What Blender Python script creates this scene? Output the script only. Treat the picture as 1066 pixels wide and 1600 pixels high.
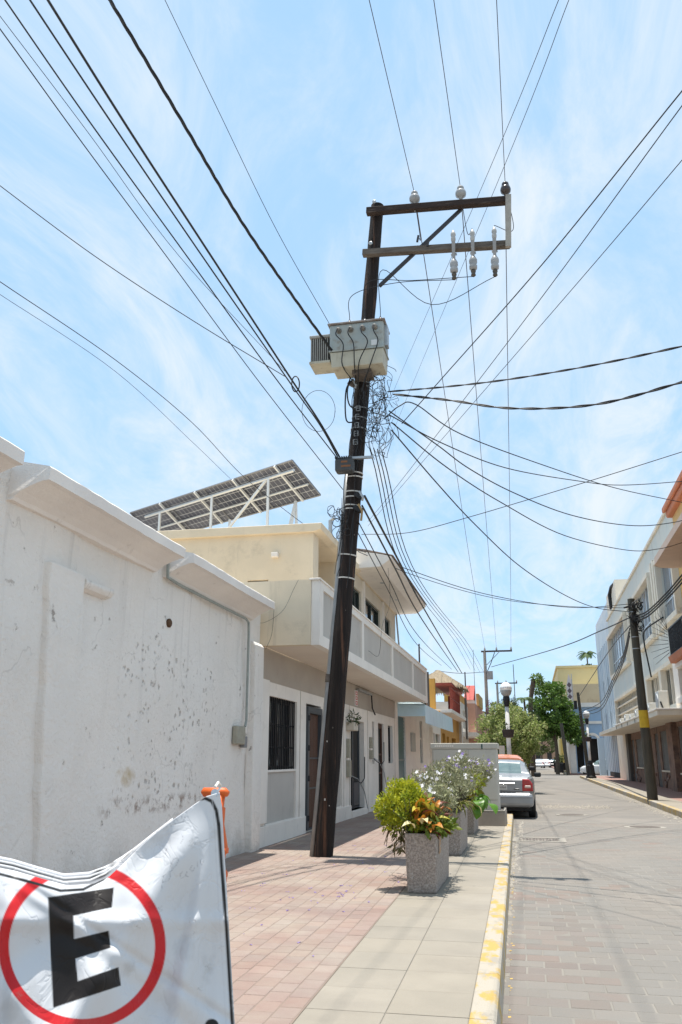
import bpy, bmesh, math, random
import numpy as np
from mathutils import Vector, Matrix, Euler

for o in list(bpy.data.objects): bpy.data.objects.remove(o)
SC = bpy.context.scene
COL = SC.collection
R = math.radians

# ------------------------------------------------------------------ camera
FPX, VX, VY = 1320.0, 832.0, 1186.0        # focal length and street vanishing point in photo pixels (1066 x 1600)
TH = math.atan((VY-800)/FPX)
PS = math.atan((VX-533)*math.cos(TH)/FPX)
CAM = Vector((0, 0, 1.3))
cd = bpy.data.cameras.new('camera'); cam = bpy.data.objects.new('camera', cd); COL.objects.link(cam)
cam.location = CAM; cam.rotation_euler = (math.pi/2+TH, 0, PS)
cd.sensor_fit = 'VERTICAL'; cd.sensor_height = 36; cd.lens = 36*FPX/1600
cd.clip_start = 0.05; cd.clip_end = 3000
SC.camera = cam

# ------------------------------------------------------------------ sky and sun
SUNV = Vector((0.040, -0.020, -1.0)).normalized()        # direction the light travels
w = bpy.data.worlds.new('World'); SC.world = w; w.use_nodes = True
nt = w.node_tree; nt.nodes.clear()
def N(t, **k):
    n = nt.nodes.new(t)
    for a, b in k.items(): setattr(n, a, b)
    return n
L = lambda a, b: nt.links.new(a, b)
sky = N('ShaderNodeTexSky', sky_type='NISHITA', sun_disc=False)
sky.sun_elevation = math.asin(-SUNV.z); sky.sun_rotation = math.atan2(-SUNV.x, -SUNV.y)
sky.air_density = 1.0; sky.dust_density = 0.1; sky.ozone_density = 1.0
tc = N('ShaderNodeTexCoord'); sp = N('ShaderNodeSeparateXYZ'); L(tc.outputs['Generated'], sp.inputs[0])
def mth(op, a, b=None, c=None):
    n = N('ShaderNodeMath', operation=op)
    for i, v in enumerate((a, b, c)):
        if v is None: continue
        if isinstance(v, (int, float)): n.inputs[i].default_value = v
        else: L(v, n.inputs[i])
    return n.outputs[0]
zz = mth('ADD', mth('MAXIMUM', sp.outputs[2], 0.0), 0.22)
cx = mth('DIVIDE', sp.outputs[0], zz); cy = mth('DIVIDE', sp.outputs[1], zz)
cb = N('ShaderNodeCombineXYZ'); L(cx, cb.inputs[0]); L(cy, cb.inputs[1])
mp = N('ShaderNodeMapping'); L(cb.outputs[0], mp.inputs[0]); mp.inputs['Rotation'].default_value = (0, 0, R(28)); mp.inputs['Scale'].default_value = (1.9, 0.8, 1)
mp.inputs['Location'].default_value = (3.1, 1.7, 0)
n1 = N('ShaderNodeTexNoise'); L(mp.outputs[0], n1.inputs['Vector']); n1.inputs['Scale'].default_value = 2.1; n1.inputs['Detail'].default_value = 12; n1.inputs['Roughness'].default_value = 0.66; n1.inputs['Distortion'].default_value = 0.9
n2 = N('ShaderNodeTexNoise'); L(cb.outputs[0], n2.inputs['Vector']); n2.inputs['Scale'].default_value = 0.75; n2.inputs['Detail'].default_value = 4
cl = mth('ADD', mth('MULTIPLY', n1.outputs[0], 0.75), mth('MULTIPLY', n2.outputs[0], 0.45))
rp = N('ShaderNodeMapRange', interpolation_type='SMOOTHSTEP'); L(cl, rp.inputs[0])
rp.inputs[1].default_value = 0.47; rp.inputs[2].default_value = 0.81; rp.inputs[3].default_value = 0.13; rp.inputs[4].default_value = 0.84
mx = N('ShaderNodeMix', data_type='RGBA'); L(rp.outputs[0], mx.inputs[0]); cap = N('ShaderNodeMix', data_type='RGBA', blend_type='DARKEN'); cap.inputs[0].default_value = 0.86; L(sky.outputs[0], cap.inputs[6]); cap.inputs[7].default_value = (1.0, 1.83, 2.75, 1)   # pale tropical haze colour at its brightest
L(cap.outputs[2], mx.inputs[6]); mx.inputs[7].default_value = (2.6, 2.72, 2.78, 1)
bg = N('ShaderNodeBackground'); L(mx.outputs[2], bg.inputs[0]); bg.inputs[1].default_value = 0.135
wo = N('ShaderNodeOutputWorld'); L(bg.outputs[0], wo.inputs[0])

sd = bpy.data.lights.new('sun', 'SUN'); sd.energy = 2.55; sd.angle = R(0.55); sd.color = (1.0, 0.95, 0.87)
sun = bpy.data.objects.new('sun', sd); COL.objects.link(sun); sun.location = (0, 0, 40)
sun.rotation_euler = SUNV.to_track_quat('-Z', 'Y').to_euler()

vs = SC.view_settings; vs.view_transform = 'Standard'; vs.look = 'None'; vs.exposure = 1.42; vs.gamma = 1.0; vs.use_curve_mapping = False
SC.render.resolution_x = 682; SC.render.resolution_y = 1024

# ------------------------------------------------------------------ helpers
_F = Vector((-math.sin(PS)*math.cos(TH), math.cos(PS)*math.cos(TH), math.sin(TH)))
_R = Vector((math.cos(PS), math.sin(PS), 0))
_U = Vector((math.sin(PS)*math.sin(TH), -math.cos(PS)*math.sin(TH), math.cos(TH)))
def P(x, y, X=None, Y=None, Z=None):
    """world point seen at photo pixel (x, y) on the plane X=, Y= or Z= (measured from the photograph)"""
    d = _F + _R*((x-533)/FPX) - _U*((y-800)/FPX)
    i, v = (0, X) if X is not None else (1, Y) if Y is not None else (2, Z)
    return CAM + d*((v-CAM[i])/d[i])
rnd = random.Random(7)

class MB:
    def __init__(s): s.v = []; s.f = []
    def add(s, vs, fs):
        b = len(s.v); s.v += [tuple(p) for p in vs]; s.f += [tuple(i+b for i in q) for q in fs]; return s
    def box(s, x0, x1, y0, y1, z0, z1):
        if x0 > x1: x0, x1 = x1, x0
        if y0 > y1: y0, y1 = y1, y0
        if z0 > z1: z0, z1 = z1, z0
        v = [(x, y, z) for z in (z0, z1) for y in (y0, y1) for x in (x0, x1)]
        return s.add(v, [(0,2,3,1), (4,5,7,6), (0,1,5,4), (2,6,7,3), (0,4,6,2), (1,3,7,5)])
    def obox(s, c, ux, uy, uz, hx, hy, hz):
        c = Vector(c); v = []
        for k in (-1, 1):
            for j in (-1, 1):
                for i in (-1, 1): v.append(c+Vector(ux)*hx*i+Vector(uy)*hy*j+Vector(uz)*hz*k)
        return s.add(v, [(0,2,3,1), (4,5,7,6), (0,1,5,4), (2,6,7,3), (0,4,6,2), (1,3,7,5)])
    def beam(s, a, b, w_, h_, up=(0, 0, 1)):
        a, b = Vector(a), Vector(b); d = (b-a); ln = d.length; d.normalize(); up = Vector(up)
        if abs(d.dot(up)) > 0.98: up = Vector((0, 1, 0))
        sx = d.cross(up).normalized(); u = sx.cross(d).normalized()
        return s.obox((a+b)/2, d, sx, u, ln/2, w_/2, h_/2)
    def prism(s, prof, axis, a, b):
        """prof: 2D points; axis 'y': (x,z) extruded along y; 'x': (y,z) along x; 'z': (x,y) along z"""
        def m(p, t): return (p[0], t, p[1]) if axis == 'y' else (t, p[0], p[1]) if axis == 'x' else (p[0], p[1], t)
        n = len(prof); v = [m(p, a) for p in prof]+[m(p, b) for p in prof]
        f = [(i, (i+1) % n, (i+1) % n+n, i+n) for i in range(n)]
        return s.add(v, f+[tuple(range(n-1, -1, -1)), tuple(range(n, 2*n))])
    def tube(s, pts, r, n=6, cap=True):
        pts = [Vector(p) for p in pts]; m = len(pts)
        rs = r if isinstance(r, (list, tuple)) else [r]*m
        b = len(s.v); up = Vector((0.13, 0.21, 1)).normalized()
        prev = None
        for i, p in enumerate(pts):
            d = (pts[min(i+1, m-1)]-pts[max(i-1, 0)]).normalized()
            if prev is None:
                a = d.cross(up if abs(d.dot(up)) < .95 else Vector((1, 0, 0))).normalized()
            else:
                a = (prev-d*prev.dot(d))
                a = a.normalized() if a.length > 1e-6 else d.cross(up).normalized()
            prev = a; c = d.cross(a)
            for k in range(n):
                t = 2*math.pi*k/n; s.v.append(tuple(p+(a*math.cos(t)+c*math.sin(t))*rs[i]))
        for i in range(m-1):
            for k in range(n):
                k2 = (k+1) % n
                s.f.append((b+i*n+k, b+i*n+k2, b+(i+1)*n+k2, b+(i+1)*n+k))
        if cap:
            s.f.append(tuple(b+k for k in range(n-1, -1, -1))); s.f.append(tuple(b+(m-1)*n+k for k in range(n)))
        return s
    def cyl(s, a, b, r0, r1=None, n=12): return s.tube([a, b], [r0, r0 if r1 is None else r1], n)
    def lathe(s, c, prof, n=16, axis=(0, 0, 1)):
        ax = Vector(axis).normalized(); c = Vector(c)
        a = ax.cross(Vector((1, 0, 0)) if abs(ax.x) < .9 else Vector((0, 1, 0))).normalized(); d = ax.cross(a)
        b = len(s.v); m = len(prof)
        for (r, z) in prof:
            for k in range(n):
                t = 2*math.pi*k/n; s.v.append(tuple(c+ax*z+(a*math.cos(t)+d*math.sin(t))*max(r, 1e-4)))
        for i in range(m-1):
            for k in range(n):
                k2 = (k+1) % n; s.f.append((b+i*n+k, b+i*n+k2, b+(i+1)*n+k2, b+(i+1)*n+k))
        s.f.append(tuple(b+k for k in range(n-1, -1, -1))); s.f.append(tuple(b+(m-1)*n+k for k in range(n)))
        return s
    def wall(s, ax, p0, p1, u0, u1, z0, z1, holes=()):
        """slab with openings. ax 'x': thickness x p0..p1, runs along y; ax 'y': thickness y p0..p1, runs along x"""
        us = sorted({u0, u1}|{h[i] for h in holes for i in (0, 1) if u0 < h[i] < u1})
        zs = sorted({z0, z1}|{h[i] for h in holes for i in (2, 3) if z0 < h[i] < z1})
        def solid(i, j):
            if i < 0 or j < 0 or i >= len(us)-1 or j >= len(zs)-1: return False
            cu, cz = (us[i]+us[i+1])/2, (zs[j]+zs[j+1])/2
            return not any(h[0] < cu < h[1] and h[2] < cz < h[3] for h in holes)
        q = (lambda p, u, z: (p, u, z)) if ax == 'x' else (lambda p, u, z: (u, p, z))
        for i in range(len(us)-1):
            for j in range(len(zs)-1):
                if not solid(i, j): continue
                a, b, c, d = us[i], us[i+1], zs[j], zs[j+1]
                for p in (p0, p1): s.add([q(p, a, c), q(p, b, c), q(p, b, d), q(p, a, d)], [(0, 1, 2, 3)])
                if not solid(i-1, j): s.add([q(p0, a, c), q(p1, a, c), q(p1, a, d), q(p0, a, d)], [(0, 1, 2, 3)])
                if not solid(i+1, j): s.add([q(p0, b, c), q(p1, b, c), q(p1, b, d), q(p0, b, d)], [(0, 1, 2, 3)])
                if not solid(i, j-1): s.add([q(p0, a, c), q(p1, a, c), q(p1, b, c), q(p0, b, c)], [(0, 1, 2, 3)])
                if not solid(i, j+1): s.add([q(p0, a, d), q(p1, a, d), q(p1, b, d), q(p0, b, d)], [(0, 1, 2, 3)])
        return s
    def build(s, name, m, parent=None, bev=0, smooth=False, seg=2, fix=True):
        me = bpy.data.meshes.new(name)
        off = wloc(parent) if parent else Vector((0, 0, 0))
        if not parent and s.v:
            a = np.array(s.v); c = (a.min(0)+a.max(0))/2; off = Vector((c[0], c[1], a.min(0)[2]))
        me.from_pydata([(x-off.x, y-off.y, z-off.z) for x, y, z in s.v], [], s.f)
        if fix:
            bm = bmesh.new(); bm.from_mesh(me); bmesh.ops.recalc_face_normals(bm, faces=bm.faces); bm.to_mesh(me); bm.free()
        me.materials.append(m)
        o = bpy.data.objects.new(name, me); COL.objects.link(o)
        if parent: o.parent = parent
        else: o.location = off
        if smooth:
            for p in me.polygons: p.use_smooth = True
        if bev:
            b = o.modifiers.new('bevel', 'BEVEL'); b.width = bev; b.segments = seg; b.limit_method = 'ANGLE'; b.angle_limit = R(40)
        return o
def wloc(o):
    v = Vector((0, 0, 0))
    while o is not None: v = v+o.location; o = o.parent
    return v
def tag(o, label=None, cat=None, group=None, kind=None):
    if label: o['label'] = label
    if cat: o['category'] = cat
    if group: o['group'] = group
    if kind: o['kind'] = kind
    return o
def thing(name, label, cat, loc=(0, 0, 0), group=None):
    o = bpy.data.objects.new(name, None); COL.objects.link(o); o.location = loc; o.empty_display_size = .2
    return tag(o, label, cat, group)
def bx(name, m, parent, x0, x1, y0, y1, z0, z1, bev=0): return MB().box(x0, x1, y0, y1, z0, z1).build(name, m, parent, bev)
def pivot(name, m, parent, c): # unused parts helper kept simple
    return None

# ------------------------------------------------------------------ materials
def srgb(h):
    if isinstance(h, str):
        c = [int(h[i:i+2], 16)/255 for i in (0, 2, 4)]
        return tuple(x/12.92 if x <= .04045 else ((x+.055)/1.055)**2.4 for x in c)
    return h
MATS = {}
def mat(name, c, c2=None, sc=3.0, rough=.8, bump=0., bs=40., metal=0., var=0., det=6, lo=.35, hi=.65, spec=.4, stretch=(1, 1, 1), dirt=None, coat=0., trans=0., spots=None, streak=None):
    """c base colour, c2 mottling colour (noise), bump fine relief, var per-piece variation, dirt=(colour, scale, lo, hi) sparse stains"""
    if name in MATS: return MATS[name]
    m = bpy.data.materials.new(name); m.use_nodes = True; t = m.node_tree; ns = t.nodes; ln = t.links.new
    b = ns['Principled BSDF']; c = srgb(c)
    b.inputs['Base Color'].default_value = (*c, 1); b.inputs['Roughness'].default_value = rough; b.inputs['Metallic'].default_value = metal
    b.inputs['Specular IOR Level'].default_value = spec; b.inputs['Coat Weight'].default_value = coat
    g = ns.new('ShaderNodeNewGeometry'); mpn = ns.new('ShaderNodeMapping'); mpn.inputs['Scale'].default_value = stretch; ln(g.outputs['Position'], mpn.inputs[0]); pos = mpn.outputs[0]
    col = None
    def noise(s_, d_=det, r_=.6):
        nonlocal pos
        n = ns.new('ShaderNodeTexNoise'); n.inputs['Scale'].default_value = s_; n.inputs['Detail'].default_value = d_; n.inputs['Roughness'].default_value = r_; ln(pos, n.inputs['Vector']); return n.outputs[0]
    def rng(x, a, b_, o0=0., o1=1.):
        n = ns.new('ShaderNodeMapRange'); ln(x, n.inputs[0]); n.inputs[1].default_value = a; n.inputs[2].default_value = b_; n.inputs[3].default_value = o0; n.inputs[4].default_value = o1; return n.outputs[0]
    def mix(fac, a, b_, typ='MIX'):
        n = ns.new('ShaderNodeMix'); n.data_type = 'RGBA'; n.blend_type = typ
        if isinstance(fac, float): n.inputs[0].default_value = fac
        else: ln(fac, n.inputs[0])
        for i, v in ((6, a), (7, b_)):
            if isinstance(v, tuple): n.inputs[i].default_value = (*v[:3], 1)
            else: ln(v, n.inputs[i])
        return n.outputs[2]
    if c2 is not None: col = mix(rng(noise(sc), lo, hi), c, srgb(c2))
    if dirt:
        dc, ds, dl, dh = dirt
        col = mix(rng(noise(ds, 8, .68), dl, dh), col if col is not None else c, srgb(dc))
    if streak:   # long vertical runs of grime with their own shape
        sc_, st_, sl_, sh_ = streak; mq = ns.new('ShaderNodeMapping'); mq.inputs['Scale'].default_value = (st_, st_, st_*.09); ln(g.outputs['Position'], mq.inputs[0]); pos0 = pos; pos = mq.outputs[0]
        f_ = rng(noise(1.0, 8, .7), sl_, sh_); pos = pos0; col = mix(f_, col if col is not None else c, srgb(sc_))
    if spots:    # small round stains (gum, oil drips)
        sc_, ss_, sr_ = spots; vo = ns.new('ShaderNodeTexVoronoi'); vo.inputs['Scale'].default_value = ss_; ln(pos, vo.inputs['Vector'])
        f1 = rng(vo.outputs['Distance'], sr_, sr_*.6); sx = ns.new('ShaderNodeSeparateColor'); ln(vo.outputs['Color'], sx.inputs[0]); f2_ = rng(sx.outputs[0], .72, .74); mu = ns.new('ShaderNodeMath'); mu.operation = 'MULTIPLY'; ln(f1, mu.inputs[0]); ln(f2_, mu.inputs[1]); mu2 = ns.new('ShaderNodeMath'); mu2.operation = 'MULTIPLY'; ln(mu.outputs[0], mu2.inputs[0]); mu2.inputs[1].default_value = .6
        col = mix(mu2.outputs[0], col if col is not None else c, srgb(sc_))
    if var:
        oi = ns.new('ShaderNodeObjectInfo'); ad = ns.new('ShaderNodeMath'); ad.operation = 'ADD'; ln(oi.outputs['Random'], ad.inputs[0]); ln(g.outputs['Random Per Island'], ad.inputs[1])
        fr = ns.new('ShaderNodeMath'); fr.operation = 'FRACT'; ln(ad.outputs[0], fr.inputs[0])
        hs = ns.new('ShaderNodeHueSaturation'); ln(rng(fr.outputs[0], 0, 1, 1-var, 1+var), hs.inputs['Value'])
        m2 = ns.new('ShaderNodeMath'); m2.operation = 'MULTIPLY'; ln(fr.outputs[0], m2.inputs[0]); m2.inputs[1].default_value = 7.31
        f2 = ns.new('ShaderNodeMath'); f2.operation = 'FRACT'; ln(m2.outputs[0], f2.inputs[0])
        ln(rng(f2.outputs[0], 0, 1, 1-var*1.3, 1+var*1.3), hs.inputs['Saturation'])
        if col is not None: ln(col, hs.inputs['Color'])
        else: hs.inputs['Color'].default_value = (*c, 1)
        col = hs.outputs[0]
    if col is not None: ln(col, b.inputs['Base Color'])
    if bump:
        bn = ns.new('ShaderNodeBump'); bn.inputs['Strength'].default_value = min(1, bump); bn.inputs['Distance'].default_value = .02*max(1, bump); ln(noise(bs, 5, .65), bn.inputs['Height']); ln(bn.outputs[0], b.inputs['Normal'])
    if trans:
        tr = ns.new('ShaderNodeBsdfTranslucent'); ms = ns.new('ShaderNodeMixShader'); ms.inputs[0].default_value = trans
        if col is not None: ln(col, tr.inputs[0])
        else: tr.inputs[0].default_value = (*c, 1)
        out = ns['Material Output']; ln(b.outputs[0], ms.inputs[1]); ln(tr.outputs[0], ms.inputs[2]); ln(ms.outputs[0], out.inputs[0])
    m['pos'] = 1; MATS[name] = m
    return m
white = mat('white_paint', (.82, .765, .69), (.75, .70, .635), 2, .75, .2, 50, dirt=((.50, .46, .41), 2.5, .6, .8), streak=((.52, .48, .43), 5, .60, .78))
cream = mat('cream_paint', (.74, .63, .465), (.67, .57, .42), 1.5, .8, .2, 50, dirt=((.46, .39, .29), 1.6, .58, .82), streak=((.45, .38, .28), 4, .58, .80))
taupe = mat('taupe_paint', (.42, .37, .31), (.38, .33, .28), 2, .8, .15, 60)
greyp = mat('grey_panel_paint', (.50, .47, .425), (.46, .43, .39), 1.3, .8, .15, 70, dirt=((.38, .355, .32), 2, .58, .8), streak=((.36, .335, .30), 5, .58, .78))
soffit = mat('soffit_paint', (.78, .70, .60), (.72, .64, .55), 1.2, .8, .1, 50)
darkm = mat('dark_metal', (.022, .022, .024), rough=.5, metal=.3)
glass = mat('dark_glass', (.02, .024, .028), rough=.06, spec=.8)
black = mat('black_rubber', (.012, .012, .013), rough=.6)
galv = mat('galvanised_metal', (.42, .44, .45), (.33, .34, .34), 8, .45, metal=.6)
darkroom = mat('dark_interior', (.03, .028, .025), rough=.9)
# ------------------------------------------------------------------ ground, road, pavements
def kout(y): return -.18-.0165*y            # outer edge of the left kerb
def kin(y): return -.32-.0165*y             # inner edge of the left kerb
def slb(y): return -1.18-.022*y             # edge between concrete slabs and red pavers
asph = mat('far_ground', (.30, .28, .26), (.26, .25, .23), .6, .95, .2, 20)
roadbase = mat('road_joint_mortar', (.24, .22, .19), (.19, .175, .152), 1.2, .95, .25, 90)
roadp = mat('road_paver', (.20, .185, .164), (.17, .158, .142), 1.1, .9, .4, 60, var=.045, dirt=((.23, .20, .17), .55, .45, .7), spots=((.13, .12, .11), 1.6, .09))
roadpr = mat('reddish_road_paver', (.21, .163, .137), (.185, .158, .139), 1.1, .9, .4, 60, var=.07, dirt=((.19, .175, .155), .8, .4, .65))
redp = mat('red_paver', (.275, .195, .165), (.24, .177, .153), 1.4, .9, .4, 70, var=.065, dirt=((.315, .265, .22), .9, .40, .66), spots=((.15, .115, .10), 2.4, .09))
redbase = mat('paver_joint_sand', (.24, .185, .15), (.20, .155, .125), 3, .95, .3, 90)
slabm = mat('concrete_slab', (.285, .254, .208), (.252, .226, .185), 1.3, .9, .25, 90, var=.035, dirt=((.225, .20, .165), 1.1, .48, .75), spots=((.16, .145, .125), 3.2, .08))
slabbase = mat('slab_joint', (.22, .20, .17), rough=.95)
kerbm = mat('kerb_concrete', (.40, .365, .31), (.32, .29, .25), 2.5, .9, .4, 60, dirt=((.26, .24, .21), 3, .56, .75))
def kerb_yellow(name, lo, hi):
    m = mat(name, (.37, .33, .27), (.42, .285, .085), 6.5, .85, .3, 70, lo=lo, hi=hi, det=10, stretch=(1, .55, 1), dirt=((.30, .27, .225), 7, .54, .64)); return m
kerby = kerb_yellow('worn_yellow_kerb_paint', .49, .58)

g = MB().add([(-900, -60, -.17), (900, -60, -.17), (900, 1500, -.17), (-900, 1500, -.17)], [(0, 1, 2, 3)]).build('ground', asph); tag(g, kind='structure')

road = thing('road', None, None); tag(road, kind='structure')
def strip(xa, xb, y0, y1, z, step=2.0):
    m = MB(); ys = np.linspace(y0, y1, max(2, int((y1-y0)/step)+1))
    for a, b in zip(ys[:-1], ys[1:]): m.add([(xa(a), a, z), (xb(a), a, z), (xb(b), b, z), (xa(b), b, z)], [(0, 1, 2, 3)])
    return m
rx = lambda y: 3.66
m_ = strip(lambda y: kout(y) if y < 22.4 else -2.4, rx, -3, 22.4, -.1530)
m_.v += []; m_.build('road_bed', roadbase, road)
# carriageway beyond the paved stretch, drifting right past the side street
cross = MB().add([(-2.4, 22.4, -.155), (3.66, 22.4, -.155), (3.66, 74, -.155), (-2.4, 74, -.155)], [(0, 1, 2, 3)])
cross.add([(-40, 74, -.155), (40, 74, -.155), (40, 86, -.155), (-40, 86, -.155)], [(0, 1, 2, 3)])
cross.add([(-2.2, 86, -.155), (3.2, 86, -.155), (8.2, 240, -.155), (-.5, 240, -.155)], [(0, 1, 2, 3)])
cross.build('road_surface', mat('worn_road', (.205, .187, .165), (.175, .162, .145), .8, .92, .3, 40, dirt=((.235, .21, .183), .5, .5, .7)), road)

def paver_mesh(name, w_, l_, h_, m, ch=.003):
    b = MB(); a, c = w_/2, l_/2
    b.add([(-a, -c, 0), (a, -c, 0), (a, c, 0), (-a, c, 0), (-a, -c, h_-ch), (a, -c, h_-ch), (a, c, h_-ch), (-a, c, h_-ch),
           (-a+ch, -c+ch, h_), (a-ch, -c+ch, h_), (a-ch, c-ch, h_), (-a+ch, c-ch, h_)],
          [(0, 1, 5, 4), (1, 2, 6, 5), (2, 3, 7, 6), (3, 0, 4, 7), (4, 5, 9, 8), (5, 6, 10, 9), (6, 7, 11, 10), (7, 4, 8, 11), (8, 9, 10, 11)])
    me = bpy.data.meshes.new(name); me.from_pydata(b.v, [], b.f); me.materials.append(m); return me, b
def lay(name, cells, w_, l_, h_, parent, mats, nmax, stuffname):
    """cells: (x, y, z, material index, rotation). the nmax nearest as pieces, the rest one joined part"""
    cells = sorted(cells, key=lambda c: math.hypot(c[0], c[1]))
    ms = [paver_mesh(name, w_, l_, h_, m) for m in mats]
    for c in cells[:nmax]:
        o = bpy.data.objects.new(name, ms[c[3]][0]); COL.objects.link(o); o.parent = parent
        o.location = (c[0], c[1], c[2]+rnd.uniform(-.0016, .0010)); o.rotation_euler = (rnd.uniform(-.007, .007), rnd.uniform(-.007, .007), c[4]+rnd.uniform(-.006, .006))
    rest = cells[nmax:]
    for k in range(len(mats)):
        mb = MB()
        for c in rest:
            if c[3] != k: continue
            ca, sa = math.cos(c[4]), math.sin(c[4]); dz = rnd.uniform(-.001, .001)
            mb.add([(c[0]+x*ca-y*sa, c[1]+x*sa+y*ca, c[2]+z+dz) for x, y, z in ms[k][1].v], ms[k][1].f)
        if mb.v: tag(mb.build(stuffname, mats[k], parent, fix=False), kind='stuff')
cells = []
y = 4.6; row = 0
while y < 22.2:
    x0 = kout(y)+.04-(.125 if row % 2 else .0)
    n = int((min(3.6, .55+.19*y)-x0)/.25)+1
    for k in range(n):
        xx = x0+.125+k*.25
        if xx+.125 > 3.64: continue
        red = rnd.random() < (.55 if xx < .45 and y < 11 else .05)
        cells.append((xx, y, -.158, 1 if red else 0, 0))
    y += .205; row += 1
lay('paver', cells, .238, .193, .007, road, [roadp, roadpr], 300, 'paver_field')

walk = thing('sidewalk', None, None); tag(walk, kind='structure')
strip(lambda y: -4.6, slb, -3, 22.6, -.0016).build('paver_bed', redbase, walk)
strip(slb, kin, -3, 22.6, -.005).build('slab_bed', slabbase, walk)
# rear of the left pavement, parking bay and the next stretch
sw = MB(); sw.box(-4.6, -2.45, 22.6, 74, -.15, -.002); sw.box(-2.45, -.55, 33.2, 37, -.15, -.004); sw.build('far_pavement', mat('far_pavement', (.42, .34, .29), (.38, .31, .27), 2, .9, .2, 50), walk)
MB().box(-2.6, -2.45, 22.6, 33.2, -.152, .004).box(-2.45, -.4, 33.05, 33.2, -.152, .006).box(-.55, -.4, 33.2, 37, -.152, .006).build('bay_kerb', kerbm, walk, .015)
cells = []
cols = int(2.9/.135)
for c in range(cols):
    x0 = -.075-.135*c; y = 4.3+(.1 if c % 2 else 0)+rnd.uniform(-.02, .02)
    while y < 22.4:
        X = slb(y)+x0
        if X > -4.2 and X > -.52*y+.55 and not (math.hypot(X+2.93, y-12.29) < .17): cells.append((X, y, -.007, 0, .022))
        y += .2
lay('brick', cells, .129, .194, .0085, walk, [redp], 300, 'brick_field')
# concrete slabs
y = 4.05
while y < 22.3:
    for k in range(2):
        q4 = []
        for yy in (y+.003, y+.477):
            a, b = slb(yy), kin(yy); wd = (b-a)/2; q4.append((a+wd*k+.003, a+wd*(k+1)-.003, yy))
        (a0, b0, y0), (a1, b1, y1) = q4; z = .001+rnd.uniform(-.001, .001); e = .004; mb = MB()
        ring = lambda i, zz: [(a0+i, y0+i, zz), (b0-i, y0+i, zz), (b1-i, y1-i, zz), (a1+i, y1-i, zz)]
        mb.add(ring(0, -.02)+ring(0, z-.002)+ring(e, z), [(0, 1, 5, 4), (1, 2, 6, 5), (2, 3, 7, 6), (3, 0, 4, 7), (4, 5, 9, 8), (5, 6, 10, 9), (6, 7, 11, 10), (7, 4, 8, 11), (8, 9, 10, 11)])
        o = mb.build('slab', slabm, walk, fix=False)
    y += .48
# left kerb: cast lengths, worn yellow paint on top
y = -2.0
while y < 22.3:
    y2 = min(y+1.0, 22.45); mb = MB(); d = .004
    pr_ = [(0, -.17), (0, .002), (.125, .003), (.14, -.012), (.155, -.17)]
    v = [(kin(yy)+px, yy, pz) for yy in (y+d, y2-d) for px, pz in pr_]; n = 5
    mb.add(v, [(i, (i+1) % n, (i+1) % n+n, i+n) for i in range(n)]+[(4, 3, 2, 1, 0), (5, 6, 7, 8, 9)])
    mb.build('kerb_stone', kerby, walk, .006); y = y2
# thin dribble of yellow paint on the gutter, dust along the kerb
mb = MB()
for k in range(70):
    yy = rnd.uniform(4.8, 20); x = kout(yy)+.035+rnd.uniform(0, .025); s_ = rnd.uniform(.006, .02)
    mb.add([(x, yy, -.1495), (x+s_, yy+.01, -.1495), (x+s_*.8, yy+s_*2, -.1495), (x-.003, yy+s_*1.6, -.1495)], [(0, 1, 2, 3)])
tag(mb.build('paint_drips', mat('yellow_drips', (.56, .37, .10), rough=.9), road, fix=False), kind='stuff')

rwalk = thing('right_sidewalk', None, None); tag(rwalk, kind='structure')
MB().box(3.82, 4.55, 8, 74, -.16, .002).build('concrete_strip', slabm, rwalk)
MB().box(4.55, 6.2, 8, 74, -.16, .000).build('red_pavement', mat('red_pavement', (.30, .185, .15), (.26, .16, .135), 2.5, .9, .3, 40), rwalk)
y = 8
while y < 73.5:
    y2 = min(y+1.5, 74); MB().box(3.66, 3.82, y+.006, y2-.006, -.17, .008).build('kerb_stone', kerb_yellow('worn_yellow_far_kerb', .40, .60) if rnd.random() < .75 else kerbm, rwalk, .02); y = y2
# the block beyond the side street, right-hand pavement and kerb island
MB().box(3.2, 12, 86, 240, -.16, -.01).build('far_red_pavement', MATS['red_pavement'], rwalk)
MB().box(2.95, 3.2, 86, 92, -.17, .25).box(3.2, 3.4, 90, 110, -.17, .1).build('kerb_block', kerby, rwalk, .03)

# ironwork in the road
gr = thing('drain_grate', 'iron storm drain grate in concrete frame beside left kerb', 'drain', (.0, 17.3, -.15))
fm = MB()
for (a, b, c, d) in ((-.46, .52, 16.85, 17.0), (-.46, .52, 17.65, 17.8), (-.46, -.34, 17.0, 17.65), (.40, .52, 17.0, 17.65)): fm.box(a, b, c, d, -.17, -.144)
fm.build('frame', mat('pale_concrete', (.30, .275, .235), (.25, .23, .20), 4, .9, .3, 60), gr)
bx('pit', darkroom, gr, -.34, .40, 17.0, 17.65, -.165, -.152)
for k in range(12): bx('bar', galv if 0 else mat('rusty_iron', (.17, .145, .125), (.11, .09, .075), 20, .75, metal=.4), gr, -.33+k*.061, -.30+k*.061, 17.0, 17.65, -.151, -.146)
def manhole(x, y, r, lab):
    o = thing('manhole_cover', lab, 'manhole', (x, y, -.15))
    MB().lathe((x, y, -.156), [(r+.12, 0), (r+.12, .010), (r, .012)], 28).build('concrete_ring', MATS['pale_concrete'], o)
    MB().lathe((x, y, -.146), [(r, 0), (r, .006), (r-.03, .008), (.01, .008)], 28).build('lid', MATS['rusty_iron'], o)
manhole(2.35, 20.9, .33, 'round iron manhole cover nearer the right-hand kerb')
manhole(.95, 25.0, .32, 'round iron manhole cover in mid road past the drain grate')
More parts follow.
